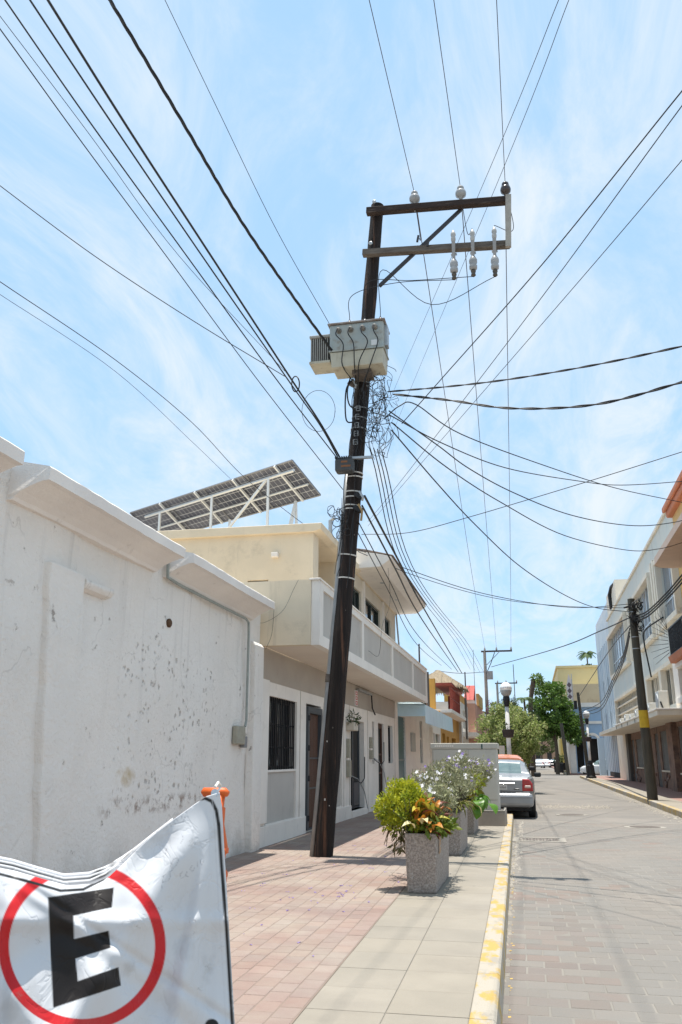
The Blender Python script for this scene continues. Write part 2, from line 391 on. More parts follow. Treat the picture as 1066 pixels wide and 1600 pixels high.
# loose grit in the gutters and the worn patch across the road
mb = MB()
for k in range(1500):
    q = rnd.random()
    if q < .45: x, y = 3.62-abs(rnd.gauss(0, .16)), rnd.uniform(22, 42)
    elif q < .8: x, y = rnd.uniform(.2, 2.3), 29+rnd.gauss(0, .5)
    else: x, y = kout(15)+abs(rnd.gauss(.03, .04))+.05, rnd.uniform(5, 22)
    s_ = rnd.uniform(.008, .03); z = -.152
    mb.add([(x-s_, y-s_, z), (x+s_, y-s_*.7, z), (x+s_*.6, y+s_, z), (x-s_*.8, y+s_, z), (x, y, z+s_)], [(0, 1, 4), (1, 2, 4), (2, 3, 4), (3, 0, 4)])
tag(mb.build('gravel', mat('pale_grit', (.42, .38, .32), (.30, .27, .23), 9, .95), fix=False), 'pale loose grit lying in gutters and across the worn road', 'gravel', kind='stuff')

# ------------------------------------------------------------------ rough white boundary wall on the left
def plaster():
    m = mat('rough_white_plaster', (.87, .82, .755), (.81, .765, .705), 1.1, .9, 0)
    t = m.node_tree; ns = t.nodes; ln = t.links.new; b = ns['Principled BSDF']
    g = ns.new('ShaderNodeNewGeometry'); col = b.inputs['Base Color'].links[0].from_socket
    def noise(s_, d=6, r=.6, dist=0):
        n = ns.new('ShaderNodeTexNoise'); n.inputs['Scale'].default_value = s_; n.inputs['Detail'].default_value = d; n.inputs['Roughness'].default_value = r; n.inputs['Distortion'].default_value = dist; ln(g.outputs['Position'], n.inputs['Vector']); return n.outputs[0]
    def rg(x, a, b_, c=0., d=1.):
        n = ns.new('ShaderNodeMapRange'); ln(x, n.inputs[0])
        for i, v in zip((1, 2, 3, 4), (a, b_, c, d)): n.inputs[i].default_value = v
        return n.outputs[0]
    def mm(op, a, b_):
        n = ns.new('ShaderNodeMath'); n.operation = op
        for i, v in enumerate((a, b_)):
            if isinstance(v, (int, float)): n.inputs[i].default_value = v
            else: ln(v, n.inputs[i])
        return n.outputs[0]
    def mix(f, a, b_):
        n = ns.new('ShaderNodeMix'); n.data_type = 'RGBA'; ln(f, n.inputs[0]); ln(a, n.inputs[6]); n.inputs[7].default_value = (*b_, 1); return n.outputs[2]
    s = ns.new('ShaderNodeSeparateXYZ'); ln(g.outputs['Position'], s.inputs[0]); Y_, Z_ = s.outputs[1], s.outputs[2]
    # pock-marked field where tiles were hacked off, chips elsewhere
    reg = mm('MULTIPLY', mm('MULTIPLY', rg(Y_, 8.2, 8.5), rg(Y_, 11.3, 11.0)), mm('MULTIPLY', rg(Z_, .75, .95), rg(Z_, 2.75, 2.4)))
    v = ns.new('ShaderNodeTexVoronoi'); v.inputs['Scale'].default_value = 11; v.inputs['Randomness'].default_value = 1.0
    dn = ns.new('ShaderNodeTexNoise'); dn.inputs['Scale'].default_value = 14; dn.inputs['Detail'].default_value = 4; ln(g.outputs['Position'], dn.inputs['Vector']); dv = ns.new('ShaderNodeVectorMath'); dv.operation = 'MULTIPLY_ADD'; ln(dn.outputs['Color'], dv.inputs[0]); dv.inputs[1].default_value = (.12, .12, .12); ln(g.outputs['Position'], dv.inputs[2]); ln(dv.outputs[0], v.inputs['Vector'])
    spots = mm('MULTIPLY', rg(v.outputs['Distance'], .34, .14), rg(noise(3.5, 3), .42, .54))
    col = mix(mm('MULTIPLY', mm('MULTIPLY', spots, reg), .8), col, (.40, .345, .30))
    chips = mm('MULTIPLY', rg(noise(5, 9, .72), .635, .675), rg(noise(.8, 2), .42, .55))
    col = mix(mm('MULTIPLY', chips, .8), col, (.32, .26, .215))
    # ragged band of lost paint, worn foot of the wall
    band = mm('MULTIPLY', mm('MULTIPLY', rg(Z_, .70, .78), rg(Z_, .93, .85)), mm('MULTIPLY', rg(Y_, 8.0, 8.3), rg(Y_, 10.9, 10.5)))
    col = mix(mm('MULTIPLY', band, rg(noise(6, 8, .7), .50, .60)), col, (.38, .30, .25))
    foot = mm('MULTIPLY', rg(Z_, .55, .0), rg(noise(2.2, 8, .7), .45, .60))
    col = mix(mm('MULTIPLY', foot, .6), col, (.46, .41, .35))
    crk = mm('MULTIPLY', rg(noise(9, 8, .75), .60, .68), mm('MULTIPLY', rg(mm('ABSOLUTE', mm('ADD', mm('ADD', Y_, mm('MULTIPLY', Z_, -.45)), -5.25), 0), .12, .0), rg(Z_, 1.8, 2.2)))
    col = mix(crk, col, (.34, .27, .22))
    och = mm('MULTIPLY', rg(mm('ADD', mm('POWER', mm('ADD', Y_, -8.6), 2), mm('MULTIPLY', mm('POWER', mm('ADD', Z_, -1.12), 2), 5)), .07, .01), rg(noise(5), .35, .6))
    col = mix(och, col, (.56, .44, .27))
    # fine flaking over the whole face, rain runs under the caps, hairline cracks, damp at the foot
    fl = mm('MULTIPLY', rg(noise(14, 10, .75), .63, .66), rg(noise(1.3, 3), .46, .60)); col = mix(mm('MULTIPLY', fl, .55), col, (.47, .41, .36))
    mp2 = ns.new('ShaderNodeMapping'); mp2.inputs['Scale'].default_value = (7, 7, .5); ln(g.outputs['Position'], mp2.inputs[0])
    nr = ns.new('ShaderNodeTexNoise'); nr.inputs['Scale'].default_value = 1; nr.inputs['Detail'].default_value = 8; ln(mp2.outputs[0], nr.inputs['Vector'])
    run = mm('MULTIPLY', rg(nr.outputs[0], .55, .72), rg(Z_, 1.2, 3.3)); col = mix(mm('MULTIPLY', run, .45), col, (.52, .48, .44))
    vc = ns.new('ShaderNodeTexVoronoi'); vc.feature = 'DISTANCE_TO_EDGE'; vc.inputs['Scale'].default_value = .9
    wv = ns.new('ShaderNodeVectorMath'); wv.operation = 'MULTIPLY_ADD'; nv_ = ns.new('ShaderNodeTexNoise'); nv_.inputs['Scale'].default_value = 3; nv_.inputs['Detail'].default_value = 6; ln(g.outputs['Position'], nv_.inputs['Vector']); ln(nv_.outputs['Color'], wv.inputs[0]); wv.inputs[1].default_value = (.5, .5, .5); ln(g.outputs['Position'], wv.inputs[2]); ln(wv.outputs[0], vc.inputs['Vector'])
    hair = mm('MULTIPLY', rg(vc.outputs['Distance'], .010, .003), rg(noise(.9, 2), .48, .56)); col = mix(mm('MULTIPLY', hair, .28), col, (.38, .34, .30))
    damp = mm('MULTIPLY', rg(Z_, .38, .0), rg(noise(1.6, 6, .65), .35, .6)); col = mix(mm('MULTIPLY', damp, .5), col, (.40, .355, .30))
    ln(col, b.inputs['Base Color'])
    h = mm('ADD', mm('MULTIPLY', noise(20, 7, .68), 1.0), mm('MULTIPLY', noise(2.2, 3), .9))
    h = mm('SUBTRACT', h, mm('MULTIPLY', mm('MULTIPLY', spots, reg), .55)); h = mm('SUBTRACT', h, mm('MULTIPLY', chips, .3))
    bn = ns.new('ShaderNodeBump'); bn.inputs['Strength'].default_value = .8; bn.inputs['Distance'].default_value = .04; ln(h, bn.inputs['Height']); ln(bn.outputs[0], b.inputs['Normal'])
    return m
plast = plaster()
capm = mat('cap_plaster', (.80, .75, .69), (.73, .68, .63), 1.2, .85, .35, 30, dirt=((.40, .345, .30), 2.2, .64, .78))
W = -4.15
wl = thing('plaster_wall', 'rough white plaster wall with chipped pockmarks and moulded caps at left', 'wall', (W, 4, 0))
mb = MB()
ys = np.linspace(-3, 12.95, 160); zs = np.linspace(-.05, 3.66, 40)
def wx(y, z):  # uneven hand-thrown face, thick pilaster, swollen foot
    b = .018*math.sin(y*1.9+z*.7)+.012*math.sin(y*4.1-z*2.3)+.010*math.sin(z*3.3+1)
    s = .5*(math.tanh((y-6.62+.15*(z-2))*22)-math.tanh((y-7.32+.03*(z-2))*30))
    b += .04*max(0, .5-z)**1.3
    return W+b-.02
idx = {}
for i, yy in enumerate(ys):
    for j, z in enumerate(zs):
        idx[i, j] = len(mb.v); mb.v.append((wx(yy, z), yy, z))
for i in range(len(ys)-1):
    for j in range(len(zs)-1): mb.f.append((idx[i, j], idx[i+1, j], idx[i+1, j+1], idx[i, j+1]))
nb = len(mb.v); mb.v += [(W-.35, -3, -.05), (W-.35, 12.95, -.05), (W-.35, 12.95, 3.66), (W-.35, -3, 3.66)]
mb.f += [(nb, nb+3, nb+2, nb+1), (idx[159, 0], nb+1, nb+2, idx[159, 39]), (idx[0, 39], idx[159, 39], nb+2, nb+3), (idx[0, 0], idx[0, 39], nb+3, nb)]
mb.build('wall', plast, wl, smooth=False)
for ya, yb in ((-3, 5.62), (6.0, 8.93), (9.2, 12.55)):
    n = 40; mb = MB(); prof = [(-4.42, 3.37), (-4.12, 3.38), (-4.10, 3.41), (-4.03, 3.455), (-3.93, 3.50), (-3.85, 3.53), (-3.79, 3.535), (-3.785, 3.64), (-3.80, 3.655), (-4.1, 3.72), (-4.42, 3.74)]
    k = len(prof)
    for t in range(n+1):
        yy = ya+(yb-ya)*t/n
        for (px, pz) in prof: mb.v.append((px+.002*math.sin(yy*9+pz*20)+.002*math.sin(yy*23), yy+.006*math.sin(pz*40+px*30), pz+.004*math.sin(yy*2.1)+.0015*math.sin(yy*17+px*9)))
    for t in range(n):
        for i in range(k): mb.f.append((t*k+i, t*k+(i+1) % k, (t+1)*k+(i+1) % k, (t+1)*k+i))
    mb.f += [tuple(range(k-1, -1, -1)), tuple(range(n*k, n*k+k))]
    mb.build('cap', capm, wl)
mb = MB().prism([(-4.2, 2.985), (-4.10, 2.97), (-4.085, 2.93), (-4.12, 2.885), (-4.2, 2.86)], 'y', 7.30, 7.88); mb.build('ledge', plast, wl, .018)
mb = MB(); nn = 14
for i in range(nn+1):
    z = -.05+3.05*i/nn; t_ = i/nn; j1, j2 = .015*math.sin(i*2.3), .012*math.sin(i*1.7+1)
    mb.v += [(-4.25, 6.90-.30*t_+j1, z), (-4.088+.006*math.sin(i*1.9), 6.945-.30*t_+j1, z), (-4.085+.006*math.sin(i*1.3), 7.36-.09*t_+j2, z), (-4.25, 7.40-.09*t_+j2, z)]
for i in range(nn):
    for k in range(4): mb.f.append((i*4+k, i*4+(k+1) % 4, i*4+4+(k+1) % 4, i*4+4+k))
mb.f += [(3, 2, 1, 0), (nn*4, nn*4+1, nn*4+2, nn*4+3)]; mb.build('pilaster', plast, wl, .02)
MB().prism([(-4.2, -.05), (-4.06, -.05), (-4.07, 3.0), (-4.12, 3.06), (-4.2, 3.06)], 'y', 12.55, 12.97).build('end_pier', plast, wl, .02)
pipe = mat('old_grey_green_pipe', (.33, .36, .33), (.25, .27, .25), 10, .6)
MB().tube([(W+.05, 9.16, 3.56), (W+.05, 9.18, 3.37), (W+.045, 9.6, 3.35), (W+.045, 12.1, 3.335), (W+.045, 12.25, 3.30), (W+.045, 12.27, 3.15), (W+.05, 12.27, 1.85), (W+.05, 12.22, 1.76)], .019, 7).build('conduit', pipe, wl)
MB().box(W-.02, W+.07, 11.85, 12.2, 1.50, 1.76).build('meter_box', mat('old_cream_plastic', (.36, .34, .27), (.30, .28, .22), 12, .6), wl, .02)
MB().box(W-.02, W+.055, 12.2, 12.34, 1.46, 1.62).build('switch_box', mat('grey_enamel', (.22, .22, .22), rough=.5), wl, .01)
MB().lathe((W+.015, 9.4, 2.86), [(.05, -.1), (.055, .0), (.04, .012)], 9, (1, 0, 0)).build('clay_drain_hole', mat('brown_hole', (.10, .055, .03), rough=.9), wl)
# ------------------------------------------------------------------ cream two-storey house with balcony
wood = mat('brown_wood', (.10, .045, .025), (.065, .03, .018), 6, .6, .2, 60, stretch=(6, 6, .6))
alum = mat('aluminium', (.62, .63, .64), rough=.35, metal=.8)
hs = thing('balcony_house', 'cream and grey two-storey house with long panelled balcony behind the leaning pole', 'house', (W, 20, 0))
holes = [(13.5, 15.3, .31, 2.3), (15.97, 17.15, .03, 2.32), (20.15, 21.85, .15, 2.2), (23.0, 23.32, 1.18, 2.27), (23.95, 24.9, .18, 2.27), (25.66, 26.55, 1.18, 2.27), (17.6, 19.2, .31, 2.27)]
MB().wall('x', W-.22, W, 13.0, 27.2, -.05, 2.52, holes).build('lower_wall', white, hs)
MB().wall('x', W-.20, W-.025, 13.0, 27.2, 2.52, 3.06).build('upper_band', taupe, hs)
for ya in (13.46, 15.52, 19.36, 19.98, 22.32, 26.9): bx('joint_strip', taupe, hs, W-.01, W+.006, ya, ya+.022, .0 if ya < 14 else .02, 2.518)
bx('end_post', white, hs, W-.1, W+.05, 12.98, 13.42, .34, 2.53, .01)
bx('plinth', white, hs, W-.1, W+.03, 13.0, 15.93, -.02, .30, .01)
bx('plinth', white, hs, W-.1, W+.03, 17.2, 20.1, -.02, .28, .01)
bx('wall_panel', greyp, hs, W-.18, W-.04, 13.49, 15.31, .30, 1.10)
bx('wall_panel', greyp, hs, W-.18, W-.04, 17.59, 19.21, .30, 2.28)
bx('sill', white, hs, W-.16, W-.005, 13.49, 15.31, 1.095, 1.13)
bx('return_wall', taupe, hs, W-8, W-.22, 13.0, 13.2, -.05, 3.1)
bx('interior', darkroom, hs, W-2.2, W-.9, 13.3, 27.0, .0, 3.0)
# barred front window
wd = MB().wall('x', W-.2, W-.13, 13.5, 15.3, 1.13, 2.3, [(13.56, 14.36, 1.19, 2.24), (14.44, 15.24, 1.19, 2.24)]).build('window', darkm, hs)
tag(wd, 'front window behind black vertical bars')
bx('pane', glass, wd, W-.175, W-.165, 13.55, 14.37, 1.18, 2.25); bx('pane', glass, wd, W-.185, W-.175, 14.43, 15.25, 1.18, 2.25)
cur = MB()
for k in range(14): cur.box(W-.30-.02*(k % 2), W-.28-.02*(k % 2), 13.75+k*.045, 13.79+k*.045, 1.3, 2.25)
cur.build('curtain', mat('pale_curtain', (.38, .35, .30), rough=.9), wd)
for k in range(17):
    y = 13.53+k*.109; MB().box(W-.055, W-.038, y, y+.017, 1.10, 2.31).build('bar', darkm, wd)
for z in (1.15, 1.48, 1.85, 2.27): MB().box(W-.066, W-.055, 13.5, 15.3, z, z+.022).build('cross_bar', darkm, wd)
# doors
steel = mat('blue_grey_steel', (.075, .085, .095), (.06, .068, .075), 5, .5, metal=.2)
d = MB().wall('x', W-.04, W+.04, 15.99, 17.14, .04, 2.27, [(16.10, 17.04, .06, 2.15)]).build('door', steel, hs)
for k in range(8): bx('wood_board', wood, d, W-.06, W-.03, 16.10+k*.1175, 16.208+k*.1175, .06, 2.15, .008)
for z in (.25, .95, 1.5, 2.05): MB().cyl((W+.045, 16.02, z-.05), (W+.045, 16.02, z+.05), .028, n=8).build('hinge', darkm, d)
for z in (.75, 1.3): bx('cross_bar', steel, d, W-.03, W-.012, 16.1, 17.04, z, z+.03)
d = MB().wall('x', W-.19, W-.12, 20.16, 21.84, .16, 2.19, [(20.24, 20.94, .2, 2.1), (21.04, 21.76, .2, 2.1)]).build('door', steel, hs)
bx('panel', mat('dark_slate_panel', (.055, .06, .066), rough=.5), d, W-.17, W-.15, 20.23, 20.95, .2, 2.1); bx('panel', darkroom, d, W-.185, W-.16, 21.03, 21.77, .2, 2.1)
for k in range(6): bx('bar', darkm, d, W-.13, W-.115, 20.3+k*.11, 20.32+k*.11, .2, 2.1)
bx('kick_plate', steel, d, W-.125, W-.11, 21.05, 21.76, .22, .75)
bx('threshold', white, hs, W-.2, W+.05, 20.1, 22.0, -.02, .15, .01)
for a, b in ((23.0, 23.32), (25.66, 26.55)):
    wn = MB().wall('x', W-.14, W-.08, a, b, 1.18, 2.27, [(a+.05, b-.05, 1.23, 2.22)]).build('window', darkm, hs); bx('pane', glass, wn, W-.12, W-.11, a+.04, b-.04, 1.2, 2.25)
d = MB().wall('x', W-.14, W-.05, 23.96, 24.89, .19, 2.26, [(24.06, 24.79, .3, 2.14)]).build('door', wood, hs)
bx('panel', darkroom, d, W-.12, W-.09, 24.05, 24.80, .28, 2.15)
for z in (.9, 1.4): bx('cross_bar', wood, d, W-.1, W-.06, 24.06, 24.79, z, z+.05)
bx('threshold', white, hs, W-.15, W+.03, 23.9, 24.95, -.02, .18, .01)
# balcony
BX = -3.2
MB().box(BX-.142, W-.01, 13.245, 27.75, 3.06, 3.19).build('balcony_floor', soffit, hs)
bal = MB().wall('x', BX-.14, BX, 13.1, 27.9, 3.045, 4.09, [(a, b, 3.22, 3.97) for a, b in ((13.36, 16.72), (16.94, 20.62), (20.8, 24.42), (24.58, 27.72))]).build('balcony_parapet', white, hs)
for a, b in ((13.36, 16.72), (16.94, 20.62), (20.8, 24.42), (24.58, 27.72)): bx('panel', greyp, bal, BX-.12, BX-.035, a-.01, b+.01, 3.21, 3.98)
bx('coping', white, bal, BX-.17, BX+.02, 13.06, 27.93, 4.092, 4.125, .008)
MB().box(-9, BX-.142, 13.08, 13.24, 3.05, 4.105).build('terrace_end_wall', cream, hs)
bx('balcony_return', white, hs, BX-.141, W, 27.76, 27.88, 3.2, 4.07)
bx('terrace_floor', cream, hs, -9, W-.2, 13.24, 27.2, 3.07, 3.2)
# upper storey
UH = [(20.45, 21.55, 4.15, 5.5), (22.1, 24.5, 4.15, 5.5), (25.4, 26.45, 4.15, 5.5)]
MB().wall('x', W-.2, W, 19.2, 27.5, 3.2, 5.9, UH).build('upper_wall', mat('pale_cream_paint', (.68, .62, .51), (.62, .56, .46), 1.6, .8, .1, 50), hs)
MB().wall('y', 16.4, 16.6, -9.5, W, 3.2, 5.82, [(-5.55, -5.1, 4.35, 4.85)]).build('side_wall', cream, hs)
bx('porch_pier', cream, hs, W-.16, W, 16.6, 16.85, 3.2, 5.8)
MB().wall('y', 19.2, 19.4, -7, W-.2, 3.2, 5.8, [(-5.6, -4.8, 3.3, 5.2)]).build('porch_wall', cream, hs)
bx('porch_opening', darkroom, hs, -5.7, -4.7, 19.42, 19.5, 3.2, 5.3)
bx('porch_side', cream, hs, -7, -6.8, 16.6, 19.2, 3.2, 5.8)
bx('dark_side_window', glass, hs, -5.56, -5.09, 16.48, 16.5, 4.34, 4.86)
MB().prism([(-9.7, 5.82), (W+.02, 5.80), (W+.18, 5.84), (W+.2, 5.98), (-9.7, 6.02)], 'y', 16.3, 20.6).build('roof_slab', cream, hs, .012)
bx('roof_slab', cream, hs, -9.6, W+.05, 20.6, 27.6, 5.86, 6.05)
bx('wall_lamp', white, hs, -5.02, -4.88, 16.28, 16.398, 5.30, 5.40, .01)
frame_w = mat('black_window_frame', (.02, .03, .025), rough=.4)
for a, b, z0, z1 in UH:
    wn = MB().wall('x', W-.13, W-.05, a, b, z0, z1, [(a+.06, (a+b)/2-.025, z0+.05, z1-.06), ((a+b)/2+.025, b-.06, z0+.05, z1-.06)]).build('window', frame_w, hs)
    bx('pane', glass, wn, W-.11, W-.10, a+.03, (a+b)/2, z0+.03, z1-.03); bx('pane', glass, wn, W-.12, W-.112, (a+b)/2, b-.03, z0+.03, z1-.03)
for y in (21.72, 24.85): bx('pilaster', white, hs, W-.01, W+.05, y, y+.2, 3.3, 5.85)
# tiled eave over the balcony
ev = MB().prism([(W-.4, 5.87), (-3.42, 5.90), (-3.14, 6.10), (-3.13, 6.15), (-3.5, 6.24), (W-.4, 6.42)], 'y', 20.3, 27.55).build('eave', white, hs)
tile = mat('terracotta_tile', (.24, .19, .16), (.17, .14, .12), 7, .9, .3, 50, var=.15)
for i in range(26):
    y = 20.32+i*.278; mb = MB()
    mb.prism([(-3.08, 6.165), (-3.09, 6.19), (-3.8, 6.37), (W-.4, 6.50), (W-.4, 6.44), (-3.5, 6.26)], 'y', y, y+.265); mb.build('roof_tile', tile, ev, .01)
for y in (22.3, 24.9): MB().lathe((-3.72, y, 5.893), [(.085, -.012), (.085, .002), (.01, .002)], 14, (0, 0, -1)).build('downlight', galv, ev)
# vent pipes and things on the front
MB().tube([(-4.6, 19.9, 5.9), (-4.6, 19.9, 7.05), (-4.5, 19.9, 7.1)], .05, 8).build('vent_pipe', galv, hs)
MB().tube([(-4.10, 27.4, 5.9), (-4.05, 27.5, 5.0), (-4.0, 27.6, 4.1)], .03, 6).build('downpipe', galv, hs)
cn = thing('wall_sign', 'small red and white vertical sign on taupe band above doorway', 'sign', (W, 20.9, 2.5))
bx('plate', mat('sign_white', (.72, .68, .66), rough=.5), cn, W-.03, W+.0, 20.75, 21.05, 2.56, 2.93)
redm = mat('sign_red', (.55, .06, .06), rough=.5)
for z in (2.585, 2.70, 2.815):
    for a, b, c, e in ((20.79, 21.01, 0, .02), (20.79, 21.01, .065, .085), (20.79, 20.83, .02, .065), (20.97, 21.01, .02, .065)): bx('marking', redm, cn, W+.0, W+.003, a, b, z+c, z+e)
wp = thing('wall_planter', 'small pale wall planter with trailing dark green plant beside grey door', 'planter', (W, 19.8, 2.0))
leafwall = wp
bx('box', mat('pale_clay', (.58, .52, .43), rough=.9), wp, W, W+.2, 19.62, 20.1, 1.93, 2.12, .02)
for k, (yy, z0, z1, lab) in enumerate(((19.72, .9, 1.75, 'worn wall-mounted electric meter column beside grey steel door'), (22.62, 1.30, 1.85, 'pair of wall electric meters between the two doorways'))):
    mt = thing('electric_meter', lab, 'meter', (W, yy, z0))
    bx('housing', MATS['old_cream_plastic'], mt, W, W+.09, yy-.1, yy+.1, z0, (z0+z1)/2-.05, .01); bx('housing', MATS['old_cream_plastic'], mt, W, W+.08, yy-.09, yy+.09, (z0+z1)/2, z1, .01)
    p0 = Vector((W+.06, yy, z0+.05)); c_ = thing('hanging_cable', ('loose grey cable drooping past the grey steel door', 'loose dark cable drooping past the narrow slit window')[k], 'cable', p0)
    MB().tube([p0, p0+Vector((.05, .5, -.12)), p0+Vector((.08, 1.0, -.2)), p0+Vector((.1, 1.3, -.1)), p0+Vector((.07, 1.5, .4))], .012, 5).build('strand', black, c_)
    MB().tube([p0, p0+Vector((.06, .7, -.1)), p0+Vector((.1, 1.3, -.4)), p0+Vector((.1, 1.7, -.8))], .010, 5).build('strand', galv, c_)
tl = thing('tube_light', 'thin strip light fixed under the balcony of the cream house', 'light', (W, 21, 2.9))
bx('tube', galv, tl, W, W+.07, 20.9, 22.7, 2.93, 2.98); MB().tube([(W+.05, 22.7, 2.95), (W+.06, 22.75, 2.6), (W+.07, 23.1, 2.45)], .02, 5).build('cord', black, tl)

# ------------------------------------------------------------------ solar array on the roof
A0 = P(457, 719, Y=17.8); dL = Vector((-math.sin(R(60)), math.cos(R(60)), 0)); dW_ = Vector((math.sin(R(30))*math.cos(R(33)), math.cos(R(30))*math.cos(R(33)), -math.sin(R(33))))
nL = dL.cross(dW_).normalized(); nL = -nL if nL.z < 0 else nL
Ls, Ws = 6.5, 1.14
so = thing('solar_array', 'tilted solar panel array on white frame seen from below on the roof', 'solar panels', A0+dL*3.2-Vector((0, 0, 1.8)))
cell = mat('solar_cell', (.13, .135, .165), (.06, .063, .085), .9, .3)
backs = mat('solar_backsheet', (.55, .56, .58), rough=.6)
for i in range(4):
    a = A0+dL*(Ls/4*i+.01); b = A0+dL*(Ls/4*(i+1)-.01)
    c = (a+b)/2+dW_*Ws/2; hl = (b-a).length/2
    pn = MB().obox(c+nL*.012, dL, dW_, nL, hl, Ws/2, .004).build('panel', backs, so)
    mb = MB()
    for u in range(10):
        for v in range(6):
            cc = a+dL*((u+.5)*2*hl/10)+dW_*((v+.5)*Ws/6); mb.obox(cc+nL*.005, dL, dW_, nL, hl/10-.009, Ws/12-.009, .002)
    mb.build('cells', cell, pn)
    fr = MB()
    for s_ in (0, 1):
        fr.beam(a+dW_*Ws*s_, b+dW_*Ws*s_, .035, .035, nL); fr.beam((b if s_ else a), (b if s_ else a)+dW_*Ws, .03, .035, nL)
    fr.build('frame', mat('dark_alu', (.25, .25, .26), rough=.4, metal=.6), pn)
paleal = mat('pale_aluminium', (.72, .72, .70), rough=.5, metal=.2)
for t in (.55, 2.05, 3.55, 5.05): MB().beam(A0+dL*t-nL*.05-dW_*.03, A0+dL*t-nL*.05+dW_*(Ws*1.0), .05, .06, nL).build('rail', paleal, so)
MB().beam(A0+dL*.05-nL*.12+dW_*.2, A0+dL*(Ls-.6)-nL*.12+dW_*.2, .05, .07, nL).build('long_rail', paleal, so)
MB().beam(A0+dL*.05-nL*.05+dW_*.72, A0+dL*(Ls-.6)-nL*.05+dW_*.72, .04, .05, nL).build('long_rail', paleal, so)
def leg(a, z=5.98, off=(0, 0)): MB().beam(a, (a.x+off[0], a.y+off[1], z), .055, .055).build('leg', paleal, so)
for t in (.9, 3.0, 5.2): leg(A0+dL*t-nL*.14+dW_*.2)
MB().beam(A0+dL*1.0-nL*.14+dW_*.22, A0+dL*2.9+Vector((0, 0, -1.75)), .05, .05).build('brace', paleal, so)
for k, of in enumerate(((-.35, .1), (.05, .0), (-.15, -.3))): leg(A0+dL*.75-nL*.06+dW_*(Ws-.06), 5.98, of)
leg(A0+dL*3.2-nL*.06+dW_*(Ws-.06))

# ------------------------------------------------------------------ left-hand row beyond the balcony house
lb = mat('light_blue_canvas', (.58, .76, .84), (.54, .72, .80), 2, .75, .1, 40, dirt=((.46, .63, .71), 1.2, .5, .75))
teal = mat('teal_glass', (.06, .15, .165), (.045, .11, .125), 2.5, .3)
sh = thing('awning_shop', 'low white shop with teal door and pale blue awning', 'building', (W, 34, 0))
MB().wall('x', W-.2, W, 27.2, 41.2, -.05, 3.25, [(27.7, 29.35, .25, 2.65), (33.3, 34.1, 1.15, 2.72), (37.4, 38.6, .9, 2.4), (38.9, 40.8, .9, 2.4)]).build('wall', white, sh)
d = bx('door', teal, sh, W-.12, W-.06, 27.7, 29.35, .25, 2.65)
for z in (1.25,): bx('rail', galv, d, W-.06, W-.02, 27.7, 29.35, z, z+.04)
for k in range(9): bx('louvre', teal, d, W-.06, W-.04, 27.75, 29.3, 1.6+k*.11, 1.66+k*.11)
for a, b, z0, z1 in ((33.3, 34.1, 1.15, 2.72), (37.4, 38.6, .9, 2.4), (38.9, 40.8, .9, 2.4)):
    wn = bx('window', teal if a < 34 else glass, sh, W-.1, W-.08, a, b, z0, z1); bx('mullion', white, wn, W-.08, W-.05, a, b, (z0+z1)/2+.1, (z0+z1)/2+.16)
bx('roof', white, sh, -9, W+.03, 27.21, 41.2, 3.25, 3.42)
bx('notice_board', mat('pale_notice', (.50, .50, .46), (.38, .38, .35), 9, .6), sh, W, W+.04, 30.6, 31.7, 1.55, 2.2, .01)
bx('white_column', white, sh, W, W+.12, 36.6, 36.9, 0, 2.6)
aw = thing('awning', 'pale blue canvas awning over the low white shop', 'awning', (W, 32, 2.3))
MB().prism([(W, 3.02), (-3.29, 2.98), (-3.29, 2.96), (W, 3.0)], 'y', 27.7, 37.6).build('top', lb, aw)
mb = MB(); n = 60
for i in range(n+1):
    y = 27.7+(37.6-27.7)*i/n; s_ = .012*math.sin(i*1.3)
    mb.v += [(-3.27, y, 2.985), (-3.25+s_, y, 2.40+.012*math.sin(i*2.1)), (-3.262+s_, y, 2.40), (-3.282, y, 2.985)]
for i in range(n):
    for k in range(4): mb.f.append((i*4+k, i*4+(k+1) % 4, i*4+4+(k+1) % 4, i*4+4+k))
mb.f += [(3, 2, 1, 0), (n*4, n*4+1, n*4+2, n*4+3)]; mb.build('valance', lb, aw)
MB().box(W, -3.28, 27.70, 27.715, 2.62, 3.0).build('end_flap', lb, aw)

weath_p = mat('weathered_pole', (.10, .085, .07), rough=.9)
ora = mat('ochre_wall', (.55, .30, .07), (.48, .26, .06), 1.5, .85, .1, 40); redw = mat('red_wall', (.31, .07, .05), (.26, .06, .042), 2, .8)
thatch = mat('palm_thatch', (.36, .29, .20), (.24, .19, .13), 7, .95, .5, 40, stretch=(1, 1, 3))
oh = thing('thatched_house', 'ochre and red house with thatched roof terrace and red railings', 'house', (-4.5, 46, 0))
MB().wall('x', -4.35, -4.15, 41.2, 52, -.05, 3.5, [(42, 43.4, .8, 2.5), (44.2, 45.4, .05, 2.4), (47, 49.5, .8, 2.4)]).build('wall', ora, oh)
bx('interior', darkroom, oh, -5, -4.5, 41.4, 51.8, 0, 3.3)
bx('terrace_slab', white, oh, -9, -3.6, 41.3, 52, 3.42, 3.58)
bx('terrace_wall', redw, oh, -4.3, -3.72, 47.2, 47.5, 3.58, 4.6); bx('terrace_wall', ora, oh, -4.8, -4.4, 41.6, 41.9, 3.58, 5.05)
bx('back_wall', mat('pinkish_wall', (.48, .30, .22), rough=.9), oh, -6.2, -6.0, 41.5, 52, 3.58, 4.6)
for k in range(11): MB().cyl((-3.68, 41.7+k*.55, 3.58), (-3.68, 41.7+k*.55, 4.6), .03, n=6).build('railing_post', redw, oh)
MB().box(-3.72, -3.64, 41.7, 47.3, 4.58, 4.64).box(-3.71, -3.65, 41.7, 47.3, 4.1, 4.14).build('railing', redw, oh)
